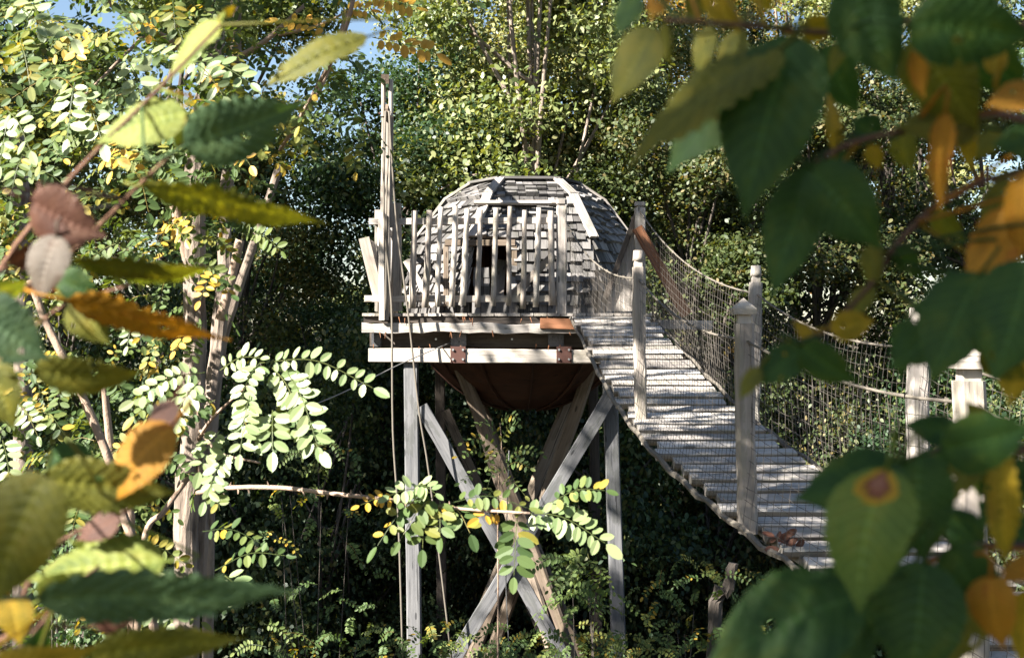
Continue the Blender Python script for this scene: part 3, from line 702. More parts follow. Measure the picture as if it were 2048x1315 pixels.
# ------------------------------------------------------------------ locust: trunks, canes, fronds
def leaflet_mb():
    m = MB(); pr = [(0, .0), (.14, .17), (.36, .255), (.62, .255), (.86, .16), (1, 0)]
    mid = [m.vert((0, t, 0), (t, 0, 0)) for t, w in pr]
    for sgn in (-1, 1):
        ed = [m.vert((sgn * w, t, .05 * w / .3), (t, sgn, 0)) for t, w in pr[1:-1]]
        for q in range(5):
            a, b = mid[q], mid[q + 1]; c = ed[q] if q < 4 else None; d = ed[q - 1] if q > 0 else None
            f = [x for x in (a, b, c, d) if x is not None]
            m.f.append(tuple(f if sgn < 0 else reversed(f)))
    return m
LMB = leaflet_mb(); LV = np.array(LMB.v)
LM = {k: LMB.mesh('leaflet', M[k]) for k in ('robinia', 'rob_pale', 'rob_yellow')}
def frond_layout(a, b, pairs, size, facing, rr, droop=.12):
    L = (b - a).length; md = a.lerp(b, .5) + Vector((0, 0, L * droop)); pts = curve([a, md, b], 10); out = []
    for i in range(pairs + 1):
        t = .14 + .86 * i / pairs; k = min(int(t * 10), 9); p = pts[k].lerp(pts[k + 1], t * 10 - k)
        ax = (pts[k + 1] - pts[k]).normalized(); sd = ax.cross(facing)
        if sd.length < .05: sd = ax.cross(Vector((0, 0, 1)))
        sd.normalize(); nn = sd.cross(ax).normalized()
        dirs = [ax] if i == pairs else [sd, -sd]
        for dv in dirs:
            if rr.random() < .06: continue
            y = (dv + ax * rr.uniform(.05, .5) + Vector((0, 0, -rr.uniform(0, .4))) + nn * rr.uniform(-.25, .25)).normalized()
            n2 = (nn + Vector((rr.uniform(-.38, .38), rr.uniform(-.38, .38), rr.uniform(-.38, .38)))).normalized()
            x = y.cross(n2).normalized(); z = x.cross(y); s = size * rr.uniform(.74, 1.12) * (1.15 if i == pairs else .8 + .3 * math.sin(math.pi * min(t, .8)))
            out.append(Matrix(((x.x * s, y.x * s, z.x * s, p.x + y.x * s * .08), (x.y * s, y.y * s, z.y * s, p.y + y.y * s * .08), (x.z * s, y.z * s, z.z * s, p.z + y.z * s * .08), (0, 0, 0, 1))))
    return pts, out
FACE = Vector((-.25, -.75, .62)).normalized()
def frond(parent, a, b, pairs, size, mat='robinia', droop=.12, rr=R, facing=None):
    f = (facing or FACE) + Vector((rr.uniform(-.3, .3), rr.uniform(-.2, .2), rr.uniform(-.3, .3)))
    pts, ms = frond_layout(a, b, pairs, size, f.normalized(), rr, droop)
    fo = MB().tube(pts, size * .035, size * .018, n=4).build('frond', M['f_mid'], parent)
    for mt in ms:
        o = link(bpy.data.objects.new('leaflet', LM[mat])); o.parent = fo; o.matrix_basis = mt
    return fo
class Mass:
    """Many leaflets and stalks joined into one part."""
    def __init__(s): s.C = []; s.t = []; s.st = MB()
    def add(s, a, b, pairs, size, rr, facing, droop=.12, tint=None):
        pts, ms = frond_layout(a, b, pairs, size, facing, rr, droop); s.st.tube(pts, size * .035, size * .018, n=3, caps=False)
        t0 = rr.random() if tint is None else tint
        for m in ms: s.C.append(np.array(m)); s.t.append((t0 + rr.uniform(-.12, .12)) % 1.0)
    def build(s, parent, mat, name='foliage'):
        A = np.array(s.C); n = len(A); V = np.concatenate([LV, np.ones((len(LV), 1))], 1)
        v = np.einsum('nij,kj->nki', A, V)[:, :, :3].reshape(-1, 3); k = len(LV)
        m = bpy.data.meshes.new(name); fs = [tuple(x + i * k for x in f) for i in range(n) for f in LMB.f]
        m.from_pydata(v.tolist(), [], fs)
        a = m.attributes.new('tint', 'FLOAT', 'POINT'); a.data.foreach_set('value', np.repeat(np.array(s.t), k).astype(np.float32))
        m.materials.append(M[mat]); o = tag(link(bpy.data.objects.new(name, m)), kind='stuff')
        adopt(o, parent); tag(s.st.build('leaf_stalks', M['f_mid'], parent), kind='stuff'); return o

DT = 5.4
tb = P(385, 1000, DT); tbase = Vector((tb.x, DT, gz(tb.x, DT)))
lt = thing('locust_tree', tbase, 'sunlit black locust tree with rough twin trunks and pinnate leaves at left', 'tree')
MB().tube(curve([Vector((tb.x - .02, DT, tbase.z - .2)), P(372, 1120, DT), P(383, 900, DT), P(390, 700, DT), P(388, 520, DT), P(392, 300, DT), P(425, 120, DT), P(430, -60, DT), P(440, -500, DT)], 36), .054, .036, n=11, jit=.14).build('trunk', M['bark'], lt)
MB().tube(curve([P(395, 1180, DT + .1), P(408, 950, DT + .1), P(430, 740, DT + .15), P(447, 560, DT + .2), P(452, 400, DT + .3), P(470, 180, DT + .4), P(470, -200, DT + .4)], 30), .036, .024, n=9, jit=.14).build('trunk', M['bark'], lt)
for pts, r0, r1 in (([(345, 390), (362, 470), (378, 540), (392, 700), (400, 980)], .022, .016), ([(395, 880), (430, 830), (520, 750)], .008, .004),
                    ([(480, 480), (462, 560), (440, 640)], .02, .022), ([(400, 860), (440, 905), (520, 925)], .008, .004), ([(405, 120), (300, 60), (180, -20)], .02, .012),
                    ([(440, 130), (520, 90), (610, 10)], .018, .008), ([(300, 60), (230, 130), (160, 200)], .009, .004), ([(560, 70), (640, 50), (700, 20)], .008, .004),
                    ([(700, 10), (640, 180), (560, 300)], .010, .006)):
    MB().tube(curve([P(x, y, DT - .02 - .9 * (i / len(pts)) * (r0 < .01)) for i, (x, y) in enumerate(pts)], 12), r0, r1, n=6, jit=.1).build('branch', M['cane'], lt, True)
# picked-out fronds: base px, tip px, depth, pairs, leaflet px, kind
FR = [
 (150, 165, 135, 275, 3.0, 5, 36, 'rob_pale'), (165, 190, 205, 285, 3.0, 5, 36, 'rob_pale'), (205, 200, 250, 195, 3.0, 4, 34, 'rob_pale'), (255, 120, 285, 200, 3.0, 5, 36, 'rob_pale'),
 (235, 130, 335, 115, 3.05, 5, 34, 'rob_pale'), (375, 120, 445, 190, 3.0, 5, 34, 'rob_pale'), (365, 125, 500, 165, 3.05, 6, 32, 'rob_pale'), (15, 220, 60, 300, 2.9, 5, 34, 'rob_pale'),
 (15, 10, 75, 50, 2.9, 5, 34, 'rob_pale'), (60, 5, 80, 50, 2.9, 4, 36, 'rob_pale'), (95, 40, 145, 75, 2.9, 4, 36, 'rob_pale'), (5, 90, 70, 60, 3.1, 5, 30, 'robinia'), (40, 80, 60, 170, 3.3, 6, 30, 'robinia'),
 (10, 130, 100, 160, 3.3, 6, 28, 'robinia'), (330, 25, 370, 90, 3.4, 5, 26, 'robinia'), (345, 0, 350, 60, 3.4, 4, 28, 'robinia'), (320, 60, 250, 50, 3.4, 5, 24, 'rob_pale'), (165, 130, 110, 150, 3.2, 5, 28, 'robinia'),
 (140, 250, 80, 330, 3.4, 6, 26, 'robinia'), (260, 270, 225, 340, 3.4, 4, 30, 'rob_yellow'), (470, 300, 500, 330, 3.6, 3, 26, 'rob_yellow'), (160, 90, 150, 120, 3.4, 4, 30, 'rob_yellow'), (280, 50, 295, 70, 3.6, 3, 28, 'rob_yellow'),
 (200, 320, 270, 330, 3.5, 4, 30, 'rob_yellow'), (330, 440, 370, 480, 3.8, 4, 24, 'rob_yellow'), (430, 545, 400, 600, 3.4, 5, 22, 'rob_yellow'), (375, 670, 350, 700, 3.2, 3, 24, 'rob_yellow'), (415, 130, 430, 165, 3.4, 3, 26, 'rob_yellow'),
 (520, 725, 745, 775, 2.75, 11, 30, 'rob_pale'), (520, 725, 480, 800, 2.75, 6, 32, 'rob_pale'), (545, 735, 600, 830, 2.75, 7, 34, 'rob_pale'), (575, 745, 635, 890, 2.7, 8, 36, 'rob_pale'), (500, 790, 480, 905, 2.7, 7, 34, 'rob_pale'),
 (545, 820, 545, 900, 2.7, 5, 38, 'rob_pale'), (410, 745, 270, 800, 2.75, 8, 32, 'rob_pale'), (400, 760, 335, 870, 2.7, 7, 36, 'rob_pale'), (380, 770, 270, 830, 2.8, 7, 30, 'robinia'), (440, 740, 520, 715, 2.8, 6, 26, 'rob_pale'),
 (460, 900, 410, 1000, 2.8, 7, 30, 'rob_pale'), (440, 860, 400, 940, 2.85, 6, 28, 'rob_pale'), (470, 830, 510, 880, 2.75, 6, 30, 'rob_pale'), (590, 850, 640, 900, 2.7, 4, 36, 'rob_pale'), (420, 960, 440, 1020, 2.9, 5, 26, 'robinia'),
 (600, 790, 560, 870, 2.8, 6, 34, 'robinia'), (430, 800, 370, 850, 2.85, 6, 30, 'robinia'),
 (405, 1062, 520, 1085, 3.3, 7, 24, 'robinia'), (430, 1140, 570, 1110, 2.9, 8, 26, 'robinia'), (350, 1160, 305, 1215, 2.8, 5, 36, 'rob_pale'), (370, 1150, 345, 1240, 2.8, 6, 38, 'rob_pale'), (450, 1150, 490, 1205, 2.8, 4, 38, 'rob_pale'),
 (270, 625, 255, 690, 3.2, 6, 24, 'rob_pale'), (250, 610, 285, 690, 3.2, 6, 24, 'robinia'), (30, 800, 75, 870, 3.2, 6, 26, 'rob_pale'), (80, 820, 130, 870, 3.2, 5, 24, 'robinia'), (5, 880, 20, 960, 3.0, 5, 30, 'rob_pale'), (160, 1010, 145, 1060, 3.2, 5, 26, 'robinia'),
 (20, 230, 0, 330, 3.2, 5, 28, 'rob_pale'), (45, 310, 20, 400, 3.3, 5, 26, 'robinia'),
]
for (ax, ay, bx, by, d, n, px, k) in FR:
    if k == 'rob_yellow' and n > 5: n = 5
    frond(lt, P(ax, ay, d), P(bx, by, d - .05), n, px / F * d, k)
# loose mass of the locust's other fronds, farther back and mostly in shade
rf = random.Random(21); mass = Mass()
def rnd_frond(ms, cx, cy, sx, sy, d0, d1, lp, rr, n=(6, 9), tint=None):
    d = rr.uniform(d0, d1); a = P(cx + rr.uniform(-sx, sx), cy + rr.uniform(-sy, sy), d)
    an = rr.uniform(0, 2 * math.pi); L = rr.uniform(.14, .24)
    b = a + Vector((math.cos(an) * L, math.sin(an) * L * .7, -L * rr.uniform(.1, .8)))
    f = Vector((rr.uniform(-.6, .4), rr.uniform(-.9, .1), rr.uniform(.2, 1))).normalized()
    ms.add(a, b, rr.randint(*n), rr.uniform(.030, .040), rr, f, .15, tint)
for _ in range(420): rnd_frond(mass, 170, 230, 330, 300, 3.8, 6.0, 0, rf)
for _ in range(130): rnd_frond(mass, 520, 110, 190, 190, 4.4, 6.2, 0, rf)
for _ in range(110): rnd_frond(mass, 180, 760, 230, 230, 4.2, 6.0, 0, rf)
for _ in range(120): rnd_frond(mass, 330, -160, 600, 130, 4.0, 6.0, 0, rf)
for _ in range(90): rnd_frond(mass, 150, 1080, 200, 200, 4.2, 6.0, 0, rf)
for _ in range(420): rnd_frond(mass, 350, -620, 900, 480, 4.2, 6.4, 0, rf)
for _ in range(760):                                            # added limb, unseen above the frame, placed to shade the lower bridge
    k = rf.random(); a = Vector((-1.95, 4.5, 6.85)).lerp(Vector((-2.0, 1.5, 6.95)), k) + Vector((rf.gauss(0, .36), rf.gauss(0, .30), rf.uniform(-.15, .45)))
    if a.z < CZ + a.y * .275: continue
    an = rf.uniform(0, 2 * math.pi); L = rf.uniform(.14, .24); b = a + Vector((math.cos(an) * L, math.sin(an) * L, L * rf.uniform(-.4, .2)))
    mass.add(a, b, rf.randint(5, 8), rf.uniform(.034, .042), rf, Vector((rf.uniform(-.8, .2), rf.uniform(-.7, .2), 1)).normalized(), .1)
MB().tube(curve([P(433, -300, DT), Vector((-1.7, 4.9, 7.2)), Vector((-1.9, 3.9, 7.0)), Vector((-1.6, 2.3, 7.05))], 14), .03, .008, n=6).build('branch', M['cane'], lt, True)  # bough added to carry the shading fronds
mass.build(lt, 'robinia')

# hanging yellow frond at the top centre
GC = 'thorny locust canes'
def cane(label, pts, r0, r1, thorns=0, group=GC, mat='cane', name='locust_cane'):
    w = [P(*p) for p in pts]; root = thing(name, w[0], label, 'branch', group)
    cpts = curve(w, 30); MB().tube(cpts, r0, r1, n=7, jit=.06).build('stem', M[mat], root, True)
    for i in range(thorns):
        k = R.randrange(2, 28); q = cpts[k]; dv = Vector((R.uniform(-.4, .4), R.uniform(-.6, .6), R.choice((-1, 1)) * 1)).normalized()
        MB().tube([q, q + dv * .016], .004, .0005, n=4).build('thorn', M['cane'], root)
    return root
c1 = cane('thin brown twig hanging yellow leaflets at the top centre', [(560, 300, 4.6), (620, 200, 4.4), (690, 60, 4.2), (720, -80, 4.2)], .006, .008)
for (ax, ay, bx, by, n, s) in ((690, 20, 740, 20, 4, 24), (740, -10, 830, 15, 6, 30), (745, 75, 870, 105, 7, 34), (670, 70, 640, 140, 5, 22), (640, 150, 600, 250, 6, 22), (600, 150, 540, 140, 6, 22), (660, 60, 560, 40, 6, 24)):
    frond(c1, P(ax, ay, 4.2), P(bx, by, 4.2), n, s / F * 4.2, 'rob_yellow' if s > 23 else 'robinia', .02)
# centre cane with its fronds
c2 = cane('long thorny locust cane reaching in front of the tower braces', [(395, 985, 3.2), (460, 975, 3.1), (560, 975, 3.0), (680, 988, 2.9), (790, 1000, 2.8), (900, 1015, 2.75), (1060, 1026, 2.7)], .0065, .003, 16)
for (ax, ay, bx, by, n, s, k) in ((850, 985, 755, 1090, 6, 30, 'robinia'), (850, 990, 845, 1095, 6, 36, 'robinia'), (870, 990, 800, 1080, 6, 30, 'robinia'), (860, 985, 780, 990, 5, 28, 'rob_pale'), (830, 970, 870, 985, 4, 26, 'rob_pale'),
     (900, 1005, 1055, 1015, 8, 28, 'robinia'), (905, 1010, 940, 1065, 4, 36, 'robinia'), (1035, 1030, 1028, 1150, 7, 40, 'robinia'), (1040, 1025, 1210, 1085, 11, 36, 'rob_pale'), (1100, 1005, 1210, 980, 8, 28, 'robinia'),
     (880, 1000, 880, 1070, 5, 34, 'robinia'), (790, 1000, 720, 1010, 4, 22, 'rob_yellow'), (1000, 1025, 960, 1035, 3, 26, 'rob_yellow')):
    frond(c2, P(ax, ay, 2.75), P(bx, by, 2.72), n, s / F * 2.75, k)
c3 = cane('slanting brown cane at left below the serrated leaves', [(60, 560, 4.2), (95, 650, 4.2), (150, 760, 4.2), (215, 910, 4.2), (240, 1010, 4.2), (300, 1200, 4.2), (340, 1600, 4.4)], .012, .016, 14)
c4 = cane('upright pale cane left of the locust trunk', [(205, 740, 4.4), (215, 840, 4.4), (225, 920, 4.4), (250, 1010, 4.4), (262, 1100, 4.4), (270, 1700, 4.6)], .011, .02, 6)
c5 = cane('thin grey stem right of the locust trunks', [(560, 330, 6.6), (510, 480, 6.6), (470, 600, 6.6), (440, 720, 6.6), (420, 1000, 6.6), (410, 1900, 6.6)], .02, .03, 0, mat='bark')
c6 = cane('short forked pale cane at lower left', [(380, 950, 4.3), (330, 1020, 4.3), (285, 1100, 4.3), (265, 1500, 4.3)], .008, .012, 4)
c7 = cane('grey tree stem at the far left edge', [(28, 250, 7.5), (38, 330, 7.5), (42, 450, 7.5), (46, 800, 7.5), (40, 1900, 7.5)], .045, .06, 0, mat='bark')
# sapling standing before the tower
DS = 7.2
c8 = thing('locust_sapling', Vector((P(995, 1100, DS).x, DS, gz(P(995, 1100, DS).x, DS))), 'young locust sapling standing in front of the tower logs', 'sapling')
MB().tube(curve([P(992, 1900, DS), P(996, 1250, DS), P(996, 1000, DS), P(1003, 900, DS), P(1000, 845, DS)], 24), .007, .002, n=6).build('stem', M['cane'], c8, True)
for (ax, ay, bx, by, n) in ((1000, 850, 1035, 835, 5), (1000, 870, 950, 850, 5), (1000, 890, 1035, 850, 6), (1000, 905, 925, 885, 7), (1000, 925, 915, 912, 8), (1002, 925, 1085, 910, 8), (1000, 950, 920, 965, 8), (1000, 945, 1060, 935, 7), (1000, 965, 1050, 990, 6), (998, 985, 960, 1010, 6), (1000, 930, 970, 990, 6), (1000, 900, 975, 930, 5)):
    frond(c8, P(ax, ay, DS), P(bx, by, DS - .15), n, .034, 'robinia', .2)
def bushmass(name, label, cx, cy, sx, sy, d0, d1, n, seed, group=None, stems=5, tint=None):
    rr = random.Random(seed); dm_ = (d0 + d1) / 2; b = P(cx, cy, dm_); b.z = gz(b.x, dm_)
    o = thing(name, b, label, 'shrub', group); ms = Mass()
    for _ in range(n): rnd_frond(ms, cx, cy, sx, sy, d0, d1, 0, rr, (6, 9), None if tint is None else rr.uniform(*tint))
    ms.build(o, 'robinia')
    for i in range(stems):
        e = P(cx + rr.uniform(-sx, sx) * .8, cy + sy * rr.uniform(0, .6), dm_)
        MB().tube(curve([Vector((b.x + rr.uniform(-.15, .15), dm_, b.z - .1)), Vector(((b.x + e.x) / 2, dm_, (b.z + e.z) / 2)) + Vector((rr.uniform(-.1, .1), 0, 0)), e], 10), .006, .002, n=5).build('stem', M['bark_dark'], o, True)
    return o
GL = 'young locust thickets round the tower'
bushmass('locust_bush', 'yellow green locust bush right of the braces, lit by the sun', 1165, 1165, 45, 60, 6.6, 7.2, 26, 31, GL, 4, (.55, .86))
bushmass('locust_bush', 'low locust bush in front of the left tower leg', 850, 1300, 110, 60, 8.5, 10.5, 60, 32, GL)
bushmass('locust_bush', 'low locust bush before the foot of the crossing braces', 1060, 1310, 120, 60, 8.0, 10.5, 80, 33, GL)
bushmass('locust_bush', 'low locust bush in front of the right tower leg', 1225, 1310, 90, 50, 8.5, 10.5, 70, 34, GL)
bushmass('locust_bush', 'dark locust bush under the middle of the bridge', 1400, 1210, 120, 100, 9, 11.5, 60, 35, GL)
bushmass('locust_bush', 'dark locust bush at the bottom left of the tower', 640, 1260, 120, 110, 8, 11, 50, 36, GL)
bushmass('locust_bush', 'leafy locust bush left of the hoist ropes', 620, 980, 100, 110, 8, 11, 30, 37, GL)
# snag under the bridge, stump at its foot
sn = thing('dead_snag', P(1440, 1200, 9.5), 'dark broken tree snag under the lower part of the bridge', 'snag')
g0 = P(1425, 1300, 9.5); g0.z = gz(g0.x, 9.5) - .2
MB().tube(curve([g0, P(1428, 1260, 9.5), P(1455, 1180, 9.5), P(1466, 1125, 9.5)], 10), .065, .035, n=8, jit=.25).build('trunk', M['bark_dark'], sn)
# dry leaves on the bridge
for i in range(16):
    a = P(1548 + R.uniform(0, 45), 1070 + R.uniform(0, 30), 6.15); b = a + Vector((R.uniform(-.06, .06), R.uniform(-.05, .05), R.uniform(-.05, .05)))
    n_ = Vector((R.uniform(-1, 1), -1, R.uniform(-.3, 1))).normalized(); y = (b - a).normalized(); x = y.cross(n_).normalized(); z = x.cross(y); s = R.uniform(.04, .075)
    o = link(bpy.data.objects.new('leaf', LMB.mesh('leaf', BL['brown']) if i == 0 else bpy.data.objects['leaf'].data)); o.parent = cl_
    o.matrix_parent_inverse = Matrix.Translation(-Vector(cl_.location)); o.matrix_basis = Matrix(((x.x * s, y.x * s, z.x * s, a.x), (x.y * s, y.y * s, z.y * s, a.y), (x.z * s, y.z * s, z.z * s, a.z), (0, 0, 0, 1)))

# ------------------------------------------------------------------ near hornbeam leaves
def big_leaf(parent, ax, ay, bx, by, d, roll, k, wr=.30, fold=.25, curl=.10, dd=0.0, pleat=.048, twig=None):
    A, B = P(ax, ay, d), P(bx, by, d + dd); u = B - A; L = u.length; ud = u / L
    toc = (CAM - (A + B) / 2).normalized(); sd = ud.cross(toc).normalized(); nn = sd.cross(ud).normalized()
    q = Quaternion(ud, rad(roll)); sd = q @ sd; nn = q @ nn
    NU, NV = 44, 5; m = MB(); seed = R.uniform(0, 30); idx = []
    holes = [(R.uniform(.2, .9), R.uniform(-.9, .9), R.uniform(.002, .010)) for _ in range(R.choice((0, 0, 1, 2, 2)))]
    tw = R.uniform(-.35, .35); bend = R.uniform(-.05, .05)
    for i in range(NU + 1):
        t = i / NU
        sh = max(0.0, math.sin(math.pi * t ** .70)) ** .85 * (1 - .22 * t)
        if t > .78: sh *= 1 - .5 * ((t - .78) / .22) ** .7
        saw = (t * 21) % 1.0; w = wr * L * sh * (1 + .11 * saw + .05 * ((t * 63) % 1.0)) ; row = []
        c_, s_ = math.cos(tw * (t - .4)), math.sin(tw * (t - .4))
        for j in range(-NV, NV + 1):
            s = j / NV; off = abs(s) * w * math.tan(fold) - abs(s) ** 2 * w * .25
            tri = abs(((t * 11 - abs(s) * 2.2) % 1.0) - .5) * 2; off += (tri - .5) * pleat * L * min(1, sh * 1.3) * min(1, abs(s) * 4)
            off -= curl * L * (4 * (t - .5) ** 2 - 1) * .5; off += .01 * L * math.sin(t * 13 + seed) * abs(s)
            x = s * w + bend * L * math.sin(math.pi * t)
            row.append(m.vert(A + ud * (L * t) + sd * (x * c_ - off * s_) + nn * (off * c_ + x * s_), (t, s, seed), 0))
        idx.append(row)
    for i in range(NU):
        for j in range(2 * NV):
            if any(((i / NU - ht) * 2.2) ** 2 + (((j + .5) / NV - 1 - hs_) * .8) ** 2 < hr for ht, hs_, hr in holes): continue
            m.f.append((idx[i][j], idx[i][j + 1], idx[i + 1][j + 1], idx[i + 1][j]))
    if twig:                                                     # stalk back to the twig it grows from
        q = min(twig, key=lambda p: (p - A).length); r0 = Vector(m.v[idx[0][NV]])
        m.tube(curve([r0 + ud * L * .04, r0 - ud * min(.3 * L, .4 * (q - r0).length), q], 6), .0006, .0008, n=5)
    o = m.build('leaf', BL[k], parent, True)
    return o
def sapling(label, base, stem, twigs, leaves, near=1.0):
    root = thing('hornbeam_sapling', base, label, 'sapling')
    MB().tube(curve(stem, 24), .012, .007, n=8, jit=.06).build('stem', M['twig'], root, True)
    tw = []; tp = []
    for pts, r in twigs:
        w = [P(p[0], p[1], p[2] * near) for p in pts]; tp.append(curve(w, 60)); tw.append(MB().tube(curve(w, 22), r * .85, r * .4, n=7, jit=.08).build('branch', M['twig'], root, True))
    for lf in leaves:
        lf = (*lf[:5], lf[5] * near, *lf[6:])
        big_leaf(tw[lf[0]], *lf[1:6], lf[6], lf[7], twig=tp[lf[0]], **(lf[8] if len(lf) > 8 else {}))
gR = Vector((.42, .70, gz(.42, .70)))
RT = [([(2500, 20, .56), (2100, 50, .55), (1830, 40, .54), (1690, 66, .53), (1500, 52, .53), (1330, 40, .52)], .0020),
      ([(2500, 380, .56), (2048, 240, .56), (1960, 232, .56), (1890, 246, .55), (1720, 280, .54), (1610, 335, .53)], .0021),
      ([(2500, 300, .60), (2060, 340, .58), (1900, 395, .57), (1800, 480, .56), (1750, 560, .56), (1650, 660, .56), (1575, 690, .56)], .0019),
      ([(2500, 900, .56), (2060, 900, .55), (1930, 885, .54), (1840, 915, .53), (1790, 935, .52)], .0020),
      ([(2500, 1060, .56), (2060, 1090, .55), (1930, 1095, .54), (1800, 1150, .53), (1650, 1250, .52), (1500, 1330, .52)], .0019)]
